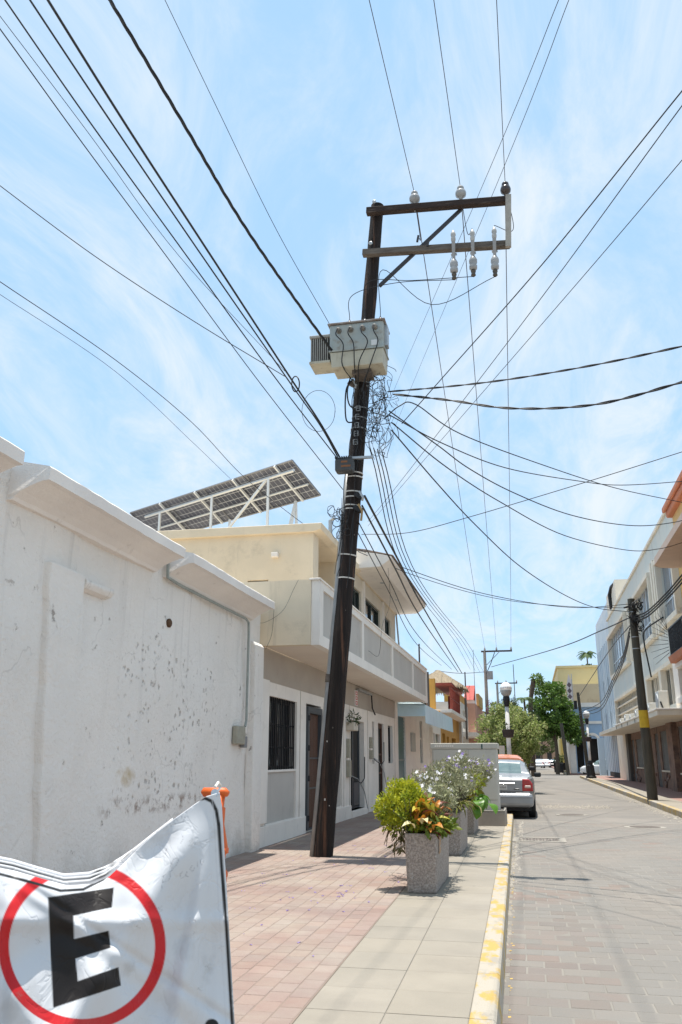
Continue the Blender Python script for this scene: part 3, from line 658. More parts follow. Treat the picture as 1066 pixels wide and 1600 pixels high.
bx('fascia', redw, oh, -4.6, -3.7, 43, 50, 4.86, 4.96); bx('plank_screen', mat('weathered_pole', 0), oh, -3.66, -3.6, 50.6, 51.6, 2.4, 4.7)
for k in range(13): MB().cyl((-5.4+.12*(k % 3)-(.3 if k > 8 else 0), 42.5+k*.52, 3.6), (-5.4+.12*(k % 3)-(.3 if k > 8 else 0), 42.5+k*.52, 4.9+.85*rnd.random()), .045, n=6).build('timber_pole', weath_p, oh)
mb = MB(); cr = rnd
for k in range(2600):   # hanging palm fronds of the palapa
    t = rnd.random(); a = rnd.uniform(0, 2*math.pi); r_ = 1.55*t+.05
    x = -4.75+.95*r_*math.cos(a); y = 46.8+2.3*r_*math.sin(a); z = 5.95-.62*r_+rnd.uniform(-.03, .05)
    dx, dy = .95*math.cos(a), 2.3*math.sin(a); ln_ = rnd.uniform(.14, .24)
    ww = .03; mb.add([(x-ww, y-ww, z), (x+ww, y+ww, z+.01), (x+dx*ln_*.5+ww*.3, y+dy*ln_*.5, z-ln_*.7), (x+dx*ln_*.5-ww*.3, y+dy*ln_*.5, z-ln_*.75)], [(0, 1, 2, 3)])
mb.add([(-4.75+1.45*math.cos(a), 46.8+3.5*math.sin(a), 4.98) for a in np.linspace(0, 2*math.pi, 17)[:-1]]+[(-4.75, 46.8, 5.95)], [(i, (i+1) % 16, 16) for i in range(16)])
mb.build('thatched_roof', thatch, oh, fix=False)

fh = thing('white_column_house', 'narrow white fronted house with ochre upper wall past the thatched house', 'house', (-4.2, 55, 0))
MB().wall('x', -4.3, -4.0, 52, 58, -.05, 4.6, [(53, 54, .1, 2.3), (55, 57, .9, 2.3), (53.6, 55.2, 3.1, 4.2)]).build('wall', mat('pale_wall', (.62, .60, .55), (.55, .53, .48), 1.5, .85), fh)
bx('side', MATS['pale_wall'], fh, -9, -4.3, 52, 52.2, 0, 4.6)
bx('interior', darkroom, fh, -4.8, -4.4, 52.1, 57.9, 0, 4.4); bx('balcony', white, fh, -4.0, -3.2, 53, 58, 2.6, 2.85)
bx('upper_wall', ora, fh, -5, -4.05, 52.4, 58, 4.6, 5.1)
rr = thing('red_roof_house', 'house with small red tiled roof beyond the thatched terrace', 'house', (-3.6, 60, 0))
bx('wall', mat('salmon_wall', (.58, .33, .24), (.52, .29, .21), 1.6, .85), rr, -8, -3.5, 58, 70, -.05, 4.85)
MB().prism([(58.2, 5.1), (60.5, 5.1), (60.5, 6.2), (60.3, 6.2)], 'x', -4.25, -3.6).build('roof', mat('red_tile', (.42, .08, .06), (.35, .065, .05), 6, .7), rr)
MB().box(-4.4, -3.6, 58.3, 60.5, 4.85, 5.1).build('roof_base', white, rr)
for k, y in enumerate((59, 61.5, 64, 66.5)):
    wn = bx('window', glass, rr, -3.52, -3.485, y, y+1.1, .9, 2.2); bx('frame', white, wn, -3.49, -3.46, y-.1, y+1.2, 2.2, 2.32)
bx('parapet', mat('ochre_trim', (.6, .42, .16), rough=.9), rr, -3.6, -3.4, 61, 66, 4.85, 5.7, .02)
pw = thing('pale_end_house', 'pale flat-roofed house far along the left side', 'house', (-4, 77, 0))
bx('wall', MATS['pale_wall'], pw, -12, -4.2, 70, 74, -.05, 4.6); bx('wall', mat('far_terracotta', (.42, .24, .15), rough=.9), pw, -14, -3.4, 88, 120, -.05, 4.4); bx('roof', white, pw, -9, -3.6, 70.2, 74.2, 4.6, 4.8)
for k in range(4): bx('window', glass, pw, -3.42, -3.38, 90+k*5, 91.6+k*5, .9, 2.5)
# antennas and bare posts on the left roofs
for i, (px, y0, y1, Y, r_, lab) in enumerate(((656, 1006, 1050, 30, .035, 'thin grey roof post above the balcony end of cream house'), (670, 1050, 1110, 41, .07, 'dark timber post at the corner of the thatched house'), (728, 1050, 1085, 57, .05, 'thin dark mast beside the red tiled roof'), (742, 1015, 1075, 60, .018, 'tall thin antenna rod left of the far concrete pole'), (804, 1038, 1075, 100, .05, 'slender aerial mast beside the second far crossarm'))):
    a, b = P(px, y1, Y=Y), P(px, y0, Y=Y)
    tag(MB().cyl((a.x, a.y, min(a.z, 3.3 if Y < 35 else 3.6)), (a.x, b.y, b.z), r_, r_*.8, 7).build('roof_post' if r_ > .03 else 'antenna', mat('dark_post', (.07, .06, .055), rough=.8), None), lab, 'post')
# ------------------------------------------------------------------ right-hand row
paleg = mat('faded_mint_wall', (.56, .59, .56), (.62, .61, .55), .7, .85, .15, 40, dirt=((.36, .36, .33), 1.0, .58, .8), stretch=(1, 1, .5))
paleb = mat('faded_cream_concrete', (.72, .655, .55), (.64, .585, .49), 1.2, .85, .2, 40, dirt=((.30, .27, .23), 1.6, .58, .76), stretch=(1, 1, .4))
stone = mat('brown_stone_wall', (.17, .105, .08), (.25, .16, .12), 3, .85, .5, 25, dirt=((.09, .065, .055), 2.2, .5, .65))
mesh_dark = mat('grey_glass_screen', (.13, .14, .135), (.08, .09, .09), 4, .35)
ob = thing('faded_office_block', 'long faded mint and cream three-storey block with grimy concrete window frames', 'building', (6, 50, 0))
WX = 6.0
up = [(34.6, 38.5, 6.9, 9.5), (41.3, 46.9, 6.9, 9.5), (52.6, 63.4, 6.9, 9.5)]
lo_ = [(35.2, 40.1, 3.55, 5.05), (40.5, 45.0, 3.55, 5.05), (48.6, 62.0, 3.55, 5.05)]
gf = [(36.0, 38.6, .75, 2.6), (40.7, 43.9, .8, 2.55), (44.6, 45.9, .0, 2.5), (47.0, 49.5, .85, 2.4), (51.0, 54.0, .85, 2.4), (55.0, 56.2, 0.0, 2.4)]
MB().wall('x', WX, WX+.3, 34.3, 64.6, 3.1, 11.0, up+lo_).build('upper_wall', paleg, ob)
MB().wall('x', WX, WX+.3, 34.3, 57.6, -.05, 3.1, gf).build('ground_wall', stone, ob)
bx('pale_pier', paleb, ob, WX-.06, WX+.3, 57.6, 64.6, -.05, 3.1)
bx('return_wall', paleg, ob, WX+.3, 18, 64.3, 64.6, 0, 11); bx('roof', paleb, ob, WX+.3, 18, 34.3, 64.3, 10.5, 10.6)
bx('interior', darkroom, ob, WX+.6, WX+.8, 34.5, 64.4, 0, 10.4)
bx('coping', paleb, ob, WX-.1, WX+.35, 34.3, 64.7, 11.0, 11.15, .02)
for (a, b, z0, z1) in up:
    f = MB().box(WX-.27, WX, a-.3, b+.3, z1+.0, z1+.2).box(WX-.22, WX, a-.25, b+.25, z0-.22, z0).box(WX-.24, WX, a-.28, a, z0, z1).box(WX-.24, WX, b, b+.28, z0, z1).build('window_frame', paleb, ob)
    n = max(2, int((b-a)/1.4))
    for k in range(n):
        ya, yb = a+(b-a)*k/n, a+(b-a)*(k+1)/n
        wn = bx('window', mat('sky_glass', (.16, .21, .27), (.10, .13, .17), 1.2, .08, spec=.9) if (k+int(a)) % 3 else mesh_dark, ob, WX+.08, WX+.11, ya+.05, yb-.05, z0, z1)
        bx('mullion', alum, wn, WX+.03, WX+.08, ya-.04, ya+.04, z0, z1); bx('transom', alum, wn, WX+.04, WX+.08, ya, yb, z0+.8, z0+.86)
for y in (39.2, 39.9, 48.6, 50.2): bx('fin', paleb, ob, WX-.22, WX, y, y+.35, 6.6, 9.9)
for (a, b, z0, z1) in lo_:
    MB().box(WX-.27, WX, a-.2, b+.2, z1, z1+.16).box(WX-.25, WX, a-.2, a+.15, 3.2, z1).box(WX-.25, WX, b-.15, b+.2, 3.2, z1).build('window_frame', paleb, ob)
    n = max(2, int((b-a)/1.0))
    for k in range(n):
        ya, yb = a+(b-a)*k/n, a+(b-a)*(k+1)/n
        wn = bx('window', mesh_dark if k % 2 else MATS['sky_glass'], ob, WX+.12, WX+.15, ya+.04, yb-.04, z0, z1)
        bx('mullion', paleb, wn, WX-.02, WX+.1, ya-.05, ya+.05, z0, z1)
    if a > 48: 
        for z in (4.1, 4.6): bx('lattice_rail', paleb, ob, WX-.14, WX-.04, a+.15, b-.15, z, z+.07)
for i, (a, b, z0, z1) in enumerate(gf):
    wn = bx('window' if z0 > .1 else 'door', mesh_dark, ob, WX+.12, WX+.15, a, b, z0, z1)
    n = int((b-a)/.22)
    for k in range(n): bx('bar', galv, wn, WX+.04, WX+.06, a+(k+.5)*(b-a)/n, a+(k+.5)*(b-a)/n+.025, z0, z1)
    bx('sill', paleb, wn, WX-.06, WX+.1, a-.05, b+.05, z0-.07, z0) if z0 > .1 else None
bx('stone_pier', stone, ob, WX-.22, WX-.003, 38.8, 40.3, -.02, 3.0); bx('dark_pier', mat('dark_render', (.10, .09, .08), rough=.9), ob, WX-.2, WX-.003, 56.3, 57.6, -.02, 3.0)
for k in range(46):  # rubble facing stones proud of the wall
    y = rnd.uniform(39, 57); z = rnd.uniform(0.02, .6); s_ = rnd.uniform(.1, .22)
    if any(a-.2 < y < b+.2 and z0 < .1 for a, b, z0, z1 in gf): continue
    MB().box(WX-.04-rnd.random()*.03, WX, y-s_, y+s_, z, z+s_*.8).build('stone', mat('facing_stone', (.22, .13, .10), (.14, .09, .07), 5, .85, .5, 25, var=.25), ob, .03)
cnp = MB().box(4.45, WX-.003, 32.6, 60.5, 2.80, 2.985).build('canopy', paleb, ob)
bx('canopy_lip', white, ob, 4.40, 4.58, 32.56, 48.5, 2.988, 3.045, .01); bx('canopy_lip', white, ob, 4.58, WX-.01, 32.56, 32.7, 2.988, 3.045, .01)
for k, y in enumerate((36.1, 39.5, 42.6, 45.2, 48.1)): bx('drip_stain', mat('black_grime', (.07, .065, .06), rough=.95), cnp, 4.442, 4.449, y, y+.18, 2.81, 2.97)
bx('rooftop_box', paleb, ob, 6.0, 7.6, 57.5, 64, 11.15, 12.7); 
MB().tube([(5.95, 60.3, 11.2), (5.9, 60.3, 12.2), (6.0, 59.6, 12.6), (6.1, 58.5, 12.6)], .14, 8).build('black_pipe', black, ob)
for k, (y, sx) in enumerate(((35.2, 1.0), (38.0, .8), (40.2, .7), (42.6, .8), (45, .8), (47.5, .7), (50, .8))):
    labs = ['large white air conditioner on canopy nearest the ornate balcony', 'low white air conditioner just left of the large one on canopy', 'small white air conditioner third along the canopy', 'white air conditioner fourth along the canopy behind leaning pole', 'white air conditioner fifth along the canopy', 'white air conditioner sixth along the canopy', 'farthest white air conditioner on the canopy of faded block']
    a = thing('air_conditioner', labs[k], 'air conditioner', (5.1, y, 2.99), 'air conditioners along the canopy')
    h_ = .82 if k == 0 else .45+.1*(k % 2)
    bx('case', mat('ac_white', (.62, .62, .59), (.56, .56, .53), 4, .5), a, 4.85, 5.2, y-.42*sx, y+.42*sx, 2.988, 2.988+h_, .02)
    MB().lathe((4.845, y, 2.988+h_/2), [(h_*.4, 0), (h_*.4, .02), (h_*.34, .025), (.01, .02)], 16, (-1, 0, 0)).build('fan_grille', galv, a)
    if k == 0: MB().tube([(4.9, y-.43, 3.4), (4.95, y-.46, 3.2), (5.0, y-.5, 3.05)], .03, 5).build('hose', black, a)

ogb = thing('orange_balcony_house', 'orange house with rounded balcony and ornate black railing at right edge', 'house', (6, 30, 0))
orw = mat('apricot_wall', (.62, .40, .16), (.56, .36, .14), 1.3, .85, .1, 40); ort = mat('coral_trim', (.52, .20, .11), (.46, .18, .10), 2, .8)
MB().wall('x', WX, WX+.3, 24, 34.28, -.05, 10.9, [(28, 31.5, 3.2, 4.6), (26, 31, .1, 2.6), (29, 33, 5.2, 7.4)]).build('wall', orw, ogb)
bx('back', darkroom, ogb, WX+.5, WX+.6, 24.2, 34.1, 0, 10.5); bx('side', orw, ogb, WX+.3, 14, 34.0, 34.28, 0, 10.9)
bx('cornice', ort, ogb, WX-.22, WX+.4, 24, 34.4, 10.5, 10.95, .06); bx('cornice_roll', ort, ogb, WX-.35, WX-.22, 24, 34.45, 10.72, 10.95, .05)
prof = [(24, 6.0), (24, 4.75)]+[(31.6+.75*math.sin(t), 5.5-.75*math.cos(t)) for t in np.linspace(0, math.pi/2, 8)]+[(32.35, 6.0)]
MB().prism([(b, a) for a, b in prof], 'z', 8.05, 8.3).build('upper_balcony_slab', mat('pinkish_slab', (.60, .45, .36), (.54, .41, .33), 2, .8), ogb)
MB().prism([(5.0, 4.55), (5.99, 4.55), (5.99, 4.78), (4.93, 4.78)], 'y', 24, 32.1).build('balcony_slab', ort, ogb, .02); bx('balcony_underside', white, ogb, 5.15, 5.99, 24, 32.25, 4.38, 4.548, .02)
bx('side_pier', white, ogb, WX-.75, WX-.003, 32.3, 33.4, 3.0, 4.75); bx('lower_sill', white, ogb, 5.2, 5.99, 24, 33.2, 3.18, 3.42, .03)
bx('curtain', mat('mauve_curtain', (.30, .22, .20), (.24, .18, .165), 8, .9, stretch=(1, 5, .2)), ogb, WX+.1, WX+.13, 27.8, 31.7, 3.2, 4.6)
rl = MB()
for s_, (a, b) in enumerate((((5.03, 24), (5.03, 32.05)), ((5.03, 32.05), (5.98, 32.05)))):
    for z in (4.82, 5.74): rl.beam((*a, z), (*b, z), .05, .05)
rl.build('balcony_rail', darkm, ogb)
for k in range(28):
    y = 29.2+k*.105; MB().cyl((5.03, y, 4.8), (5.03, y, 5.75), .012, n=5).build('baluster', darkm, ogb)
for k in range(9):
    x = 5.08+k*.1; MB().cyl((x, 32.05, 4.8), (x, 32.05, 5.75), .012, n=5).build('baluster', darkm, ogb)
sc_ = MB()
for k in range(70):
    y = 29.2+rnd.random()*2.85; z = rnd.uniform(4.95, 5.65); r_ = rnd.uniform(.05, .1); sc_.tube([(5.03, y+r_*math.cos(t), z+r_*math.sin(t)) for t in np.linspace(0, 5.2, 9)], .012, 4)
for k in range(24):
    x = 5.05+rnd.random()*.9; z = rnd.uniform(4.95, 5.65); r_ = rnd.uniform(.05, .1); sc_.tube([(x+r_*math.cos(t), 32.05, z+r_*math.sin(t)) for t in np.linspace(0, 5.2, 9)], .012, 4)
tag(sc_.build('iron_scrollwork', darkm, ogb), kind='stuff')
for k in range(12):
    t = R(-38+k*19*.62); c = Vector((5.0, 32.1, 5.28)); dr = Vector((-math.cos(t), .25, math.sin(t)*1.05)); st = c+Vector((0, 0, math.sin(t)*.55))
    MB().cyl(st, st+dr*.62, .011, .005, 5).build('guard_spike', darkm, ogb)
bw = mat('pale_blue_wall', (.50, .585, .64), (.57, .62, .655), .6, .85, .1, 30, dirt=((.36, .45, .54), .9, .5, .75), stretch=(1, 1, .3))
bb = thing('pale_blue_building', 'tall pale blue weathered building past the faded block', 'building', (6.1, 72, 0))
bh = [(66.5+k*2.2, 67.5+k*2.2, z, z+1.2) for k in range(5) for z in (3.6, 6.2)]
MB().wall('x', 6.1, 6.4, 64.7, 78, -.05, 11.9, bh).build('wall', bw, bb); bx('end_wall', bw, bb, 6.4, 18, 77.7, 78, 0, 11.9)
for (a, b, z0, z1) in bh: bx('window', glass, bb, 6.3, 6.33, a, b, z0, z1)
bx('top_storey', mat('whitish_blue_wall', (.60, .64, .67), (.54, .59, .63), 1, .85), bb, 6.15, 16, 64.9, 77.5, 11.9, 12.6)
for k in range(9): bx('rib', bw, bb, 6.02, 6.097, 65+k*1.45, 65.2+k*1.45, .4, 10)
bx('dark_plinth', darkroom, bb, 6.04, 6.097, 65, 74, -.02, .35); bx('ledge', white, bb, 5.2, 6.097, 64.7, 70.5, 3.0, 3.2); bx('end_pillar', bw, bb, 5.5, 6.0, 76.9, 77.6, 0, 3.0)
MB().cyl((6.0, 77, 3), (6.0, 77, 9), .06, n=6).build('downpipe', galv, bb)
lbh = thing('arched_blue_house', 'small bright blue corner house with white arch and cornice', 'house', (5, 89, 0))
blu = mat('bright_blue_wall', (.33, .455, .60), (.30, .42, .56), 1.5, .85)
MB().wall('y', 88, 88.3, 3.9, 9, -.05, 6.2, [(4.25, 4.9, .1, 3.0), (5.3, 6.3, .1, 3.2)]).build('wall', blu, lbh); bx('side', white, lbh, 3.6, 3.9, 88, 96, -.05, 6.2)
bx('cornice', white, lbh, 3.5, 9, 87.8, 88.4, 6.2, 6.6); bx('lower_cornice', white, lbh, 3.5, 9, 87.85, 88.0, 4.6, 4.85); bx('corner_pilaster', white, lbh, 3.6, 4.15, 87.8, 88, 0, 6.2); bx('interior', darkroom, lbh, 3.95, 8.8, 88.6, 88.7, 0, 6)
MB().prism([(5.8+.75*math.cos(t), 3.0+.75*math.sin(t)) for t in np.linspace(0, math.pi, 12)]+[(5.8+.5*math.cos(t), 3.0+.5*math.sin(t)) for t in np.linspace(math.pi, 0, 12)], 'y', 87.9, 87.998).build('arch', white, lbh)
for k in range(9): bx('gate_bar', darkm, lbh, 3.30, 3.33, 88.3+k*.5, 88.38+k*.5, 0, 3.4)
MB().box(3.3, 3.34, 88.2, 92.5, 3.4, 3.5).build('gate_rail', darkm, lbh)
yb = thing('yellow_tower_block', 'plain yellow block with stained lower wall behind the street trees', 'building', (6, 110, 0))
yel = mat('pale_yellow_wall', (.60, .52, .29), (.55, .48, .265), .5, .85, .1, 20); yel2 = mat('stained_ochre_wall', (.60, .49, .31), (.53, .42, .26), .5, .9, dirt=((.34, .25, .16), .7, .55, .75))
bx('upper_block', yel, yb, 3.5, 20, 104, 125, -.05, 11.6); bx('coping', yel, yb, 3.35, 20, 103.8, 125, 11.6, 11.85); bx('lower_block', yel2, yb, 4.6, 14, 99, 104, -.05, 9.3)
bx('front_strip', mat('bright_yellow_trim', (.62, .48, .14), rough=.85), yb, 3.1, 3.5, 98, 104, -.05, 3.4)
bn_ = thing('hanging_banner', 'narrow vertical banner with dark diamond pattern by the yellow block', 'banner', (3.9, 95, 4))
p0 = P(888, 1060, Y=96)
MB().cyl((p0.x+.35, 96.1, 0), (p0.x+.35, 96.1, p0.z+.5), .05, n=6).build('pole', galv, bn_)
MB().prism([(p0.x-.25, p0.z-3.0), (p0.x+.32, p0.z-3.0), (p0.x+.32, p0.z-.3), (p0.x+.05, p0.z+.5), (p0.x-.25, p0.z-.8)], 'y', 95.98, 96.0).build('cloth', mat('banner_pale', (.55, .50, .48), rough=.8), bn_)
for k in range(4):
    z = p0.z-.7-k*.62; MB().prism([(p0.x-.2, z), (p0.x+.05, z-.3), (p0.x+.28, z), (p0.x+.05, z+.3)], 'y', 95.965, 95.978).build('diamond', mat('banner_dark', (.12, .09, .10), rough=.8) if k < 3 else redw, bn_)
ft = thing('far_row_left', 'terracotta row closing the street far beyond the parked cars', 'building', (0, 250, 0))
bx('wall', mat('far_brown_wall', (.34, .22, .15), (.28, .18, .12), .2, .9), ft, -20, 30, 245, 260, 0, 9)
for k in range(10): bx('window', darkroom, ft, -8+k*3, -6.8+k*3, 244.9, 244.99, 1, 3)

# ------------------------------------------------------------------ utility poles
woodp = mat('creosote_pole', (.026, .0165, .0125), (.010, .007, .006), 5, .9, .9, 28, stretch=(6, 6, .22), dirt=((.13, .062, .036), 2.2, .54, .68))
weath = mat('weathered_crossarm', (.16, .135, .11), (.09, .072, .058), 6, .85, .4, 60, stretch=(.6, 5, 5))
darkarm = mat('dark_crossarm', (.045, .026, .018), (.022, .014, .011), 6, .85, .4, 60, stretch=(.6, 5, 5), dirt=((.13, .10, .08), 4, .58, .75))
porc = mat('porcelain', (.34, .335, .325), (.26, .255, .245), 6, .3, coat=.3); brownporc = mat('brown_porcelain', (.035, .022, .018), rough=.25, coat=.4)
B0 = Vector((-2.93, 12.29, 0)); T0 = P(590, 322, Y=12.29)
PD = (T0-B0).normalized()
def pole_at(py):  # point of the pole axis level with photo row py
    lo, hi = 0., 1.
    for _ in range(40):
        m = (lo+hi)/2; q = B0.lerp(T0, m)-CAM; yy = 800-FPX*q.dot(_U)/q.dot(_F)
        if yy > py: lo = m
        else: hi = m
    return B0.lerp(T0, lo)
pl = thing('utility_pole', 'tall dark leaning wooden utility pole with double side crossarm', 'utility pole', B0)
n = 30; mb = MB()
pts = [B0+PD*(-.3)]+[B0.lerp(T0, k/n) for k in range(n+1)]
rs = [.142]+[.140-(.140-.108)*(k/n)+.003*math.sin(k*2.3)+.002*math.sin(k*5.1) for k in range(n+1)]
mb.tube(pts, rs, 20); mb.build('trunk', woodp, pl, smooth=False)
YF = 12.29-.20
def arm(name, a, b, th, m, par): 
    mb = MB(); A_, B_ = P(*a, Y=YF), P(*b, Y=YF); n = 10
    for k in range(n): 
        mb2 = None
    return MB().beam(A_, B_, th*1.05, th).build(name, m, par, .012), A_, B_
u_, ua, ub = arm('crossarm', (573, 331), (797, 313), .115, darkarm, pl); tag(u_, 'dark upper crossarm')
l_, la, lb_ = arm('crossarm', (567, 396), (797, 382), .11, weath, pl); tag(l_, 'weathered grey lower crossarm')
MB().beam(P(593, 447, Y=YF+.02), P(722, 326, Y=YF+.1), .05, .05).build('brace', mat('dark_steel_bar', (.05, .05, .055), rough=.6, metal=.4), pl)
MB().beam(P(794.5, 305, Y=YF-.1), P(794.5, 386, Y=YF-.1), .06, .09, (1, 0, 0)).build('end_strut', mat('pale_wood_strut', (.38, .35, .30), (.30, .27, .23), 8, .8), pl)
for q in ((652, 378), (668, 385)): MB().beam(P(q[0], q[1], Y=YF-.1), P(q[0]+2, q[1]-10, Y=YF-.1), .03, .03).build('bolt', MATS['dark_steel_bar'], pl)
for py_, d_ in ((331, .1), (395, .09)): MB().lathe(pole_at(py_)+Vector((0, -.30, 0)), [(.02, 0), (.035, .01), (.035, .02)], 8, (0, 1, 0)).build('bolt', galv, pl)
INS = []
for k, (px, py) in enumerate(((648, 310), (720, 302), (790, 296))):
    c = P(px, py, Y=YF); sc__ = 1.0 if k < 2 else .95
    i = MB().lathe(c-Vector((0, 0, .10)), [(.02, -.06), (.03, 0), (.05, .02), (.085*sc__, .05), (.092*sc__, .10), (.08*sc__, .14), (.045, .165), (.06, .18), (.055, .215), (.03, .23), (.02, .235)], 16).build('insulator', porc if k < 2 else brownporc, pl, smooth=True)
    MB().cyl(c-Vector((0, 0, .25)), c-Vector((0, 0, .1)), .014, n=6).build('pin', galv, i); INS.append(c+Vector((0, 0, .10)))
CUT = []
clearp = mat('pale_polymer', (.46, .44, .41), (.36, .34, .31), 8, .3, coat=.3)
for k, (px, y0, y1) in enumerate(((708, 357, 437), (738, 357, 432), (772, 352, 432))):
    a = P(px, y0, Y=YF-.14); b = P(px+2, y1, Y=YF-.14); ax = (a-b).normalized(); h_ = (a-b).length
    fc = thing('fuse_cutout', ('fuse cutout nearest the pole on the lower crossarm', 'middle of three fuse cutouts on the lower crossarm', 'fuse cutout at outer end of the lower crossarm')[k], 'fuse cutout', b, 'fuse cutouts on the crossarm')
    MB().lathe(b+ax*h_*.72, [(.02, 0), (.035, .03), (.04, .08), (.03, .1), (.042, .13), (.04, .17), (.025, .19), (.02, .22)], 12, ax).build('top_contact', clearp, fc, smooth=True)
    MB().cyl(b+ax*h_*.4, b+ax*h_*.74, .025, .03, 8).build('fuse_tube', mat('grey_tube', (.30, .28, .26), rough=.5), fc)
    MB().lathe(b+ax*h_*.13, [(.03, 0), (.062, .02), (.066, .07), (.05, .1), (.066, .13), (.066, .18), (.045, .22), (.03, .25)], 14, ax).build('porcelain_body', porc, fc, smooth=True)
    MB().lathe(b, [(.02, 0), (.04, .02), (.03, .06), (.042, .09), (.03, .13)], 10, ax).build('lower_contact', mat('tarnished_brass', (.13, .11, .085), (.07, .06, .05), 20, .5, metal=.5), fc)
    MB().beam(b+ax*h_*.5+Vector((-.02, .02, 0)), b+ax*h_*.58+Vector((.02, .14, 0)), .05, .04).build('bracket', galv, fc); CUT.append((a, b))
# conduit, straps and bands
cp = [pole_at(y)+Vector((-.145+.035*(1338-y)/640, -.05, 0)) for y in (1338, 1200, 1060, 920, 800, 735)]
MB().tube(cp, .036, 9).build('conduit', mat('grey_conduit', (.30, .30, .29), (.24, .24, .235), 6, .5, metal=.3), pl, smooth=True)
MB().tube([p+PD*.0 for p in (cp[2]-PD*.06, cp[2]+PD*.06)], .048, 9).build('coupling', MATS['rusty_iron'], pl)
tape = mat('pale_tape', (.55, .52, .47), rough=.6)
for y, dd in ((905, 0), (868, 0), (798, 0), (792, .04), (778, 0), (770, .02), (747, 0), (741, .03), (640, 0), (655, .02), (672, .01), (600, 0)):
    c = pole_at(y); tl_ = .06*math.sin(y); ax = (PD+Vector((tl_, .05*math.cos(y*3), 0))).normalized(); r_ = .146-.036*(1338-y)/1010
    MB().lathe(c, [(r_, -.010), (r_+.006, -.009), (r_+.006, .009), (r_, .010)], 18, ax).build('band', tape if y > 700 else MATS['grey_conduit'], pl)
for k in range(5):  # embossed pole number plates
    c = pole_at(645+k*13)+Vector((-.0, -.16, 0)); mb = MB()
    mb.beam(c+Vector((-.03, 0, .05)), c+Vector((.03, 0, .05)), .012, .012); mb.beam(c+Vector((-.03, 0, -.03)), c+Vector((.03, 0, -.03)), .012, .012); mb.beam(c+Vector((-.03, 0, -.03)), c+Vector((-.03, 0, .05)), .012, .012)
    if k != 1: mb.beam(c+Vector((.03, 0, -.03)), c+Vector((.03, 0, .05)), .012, .012)
    mb.beam(c+Vector((-.03, 0, .01)), c+Vector((.03, 0, .01)), .010, .010); mb.build('number_plate', MATS['grey_conduit'], pl)
for k in range(9):   # staples, tags and scraps left on the timber
    y = rnd.uniform(830, 1300); a_ = rnd.uniform(-1.1, 1.1); c = pole_at(y); r_ = .143-.034*(1338-y)/1010; s_ = rnd.uniform(.006, .014)
    MB().obox(c+Vector((math.sin(a_)*r_, -math.cos(a_)*r_, 0)), Vector((math.cos(a_), math.sin(a_), 0)), Vector((math.sin(a_), -math.cos(a_), 0)), Vector((0, 0, 1)), s_*.7, .003, s_).build('staple' if k % 4 else 'tag', MATS['rusty_iron'] if k % 4 else tape, pl)
# transformer
tz0, tz1 = P(560, 572, Y=11.70).z, P(560, 500, Y=11.66).z
TL, TR = P(516, 540, Y=11.7).x, P(600, 540, Y=11.7).x
tgrey = mat('transformer_paint', (.30, .345, .34), (.36, .365, .32), 3.5, .55, .15, 50, dirt=((.22, .165, .115), 3.2, .56, .72), streak=((.20, .165, .125), 7, .58, .74)); tcream = mat('transformer_cream', (.47, .44, .34), (.40, .37, .285), 5, .6, .1, 50, dirt=((.22, .165, .115), 5, .58, .72), streak=((.24, .195, .14), 7, .56, .74))
tf = thing('transformer', 'boxy pale grey transformer mounted high on the leaning pole', 'transformer', ((TL+TR)/2, 11.9, tz0))
hz = tz1-tz0; D0, D1 = 11.66, 12.12
bx('tank', tgrey, tf, TL, TR, D0, D1, tz0+hz*.34, tz1-.05, .012)
MB().prism([(TL+.03, tz0), (TR-.02, tz0), (TR-.004, tz0+hz*.335), (TL+.004, tz0+hz*.335)], 'y', D0+.01, D1-.01).build('lower_tank', tcream, tf, .01)
bx('lid', mat('rusty_lid', (.20, .15, .12), (.30, .28, .26), 6, .7), tf, TL-.03, TR+.03, D0-.03, D1+.03, tz1-.048, tz1-.02, .006); bx('seam', tgrey, tf, TL-.012, TR+.012, D0-.012, D1+.012, tz0+hz*.34, tz0+hz*.37)
for k in range(4):
    x = TL+.15+k*(TR-TL-.28)/3; b_ = MB().lathe((x, D0-.001, tz1-.16), [(.045, 0), (.045, .02), (.03, .03), (.04, .05), (.03, .07), (.015, .09)], 12, (0, -1, 0)).build('bushing', mat('grey_bushing', (.25, .23, .2), (.15, .14, .12), 14, .5), tf, smooth=True)
bx('name_plate', mat('plate_white', (.6, .6, .58), rough=.4), tf, TR-.19, TR-.08, D0-.008, D0-.001, tz0+hz*.40, tz0+hz*.52)
fx0, fx1 = P(488, 540, Y=11.8).x, TL
for k in range(9): bx('radiator_fin', mat('fin_grey', (.34, .33, .30), (.26, .25, .22), 5, .6), tf, fx0+k*(fx1-fx0-.02)/9, fx0+k*(fx1-fx0-.02)/9+.014, D0+.05, D1-.05, tz0+hz*.20, tz0+hz*.72)
for z in (.14, .72): bx('radiator_header', tcream if z < .5 else MATS['fin_grey'], tf, fx0-.02, fx1, D0+.03, D1-.03, tz0+hz*z, tz0+hz*(z+.06), .01)
for k in range(3): MB().lathe((TL+.28+.25*k, D0+.2, tz1-.02), [(.05, 0), (.05, .03), (.03, .04), (.04, .07), (.03, .10), (.012, .15)], 10).build('top_bushing', brownporc, tf, smooth=True)
bx('side_lug', galv, tf, TR, TR+.05, D0+.1, D0+.25, tz0+hz*.45, tz1-.08); bx('hanger', MATS['rusty_iron'], tf, (TL+TR)/2-.1, (TL+TR)/2+.2, D0+.15, D1, tz0-.07, tz0-.002)
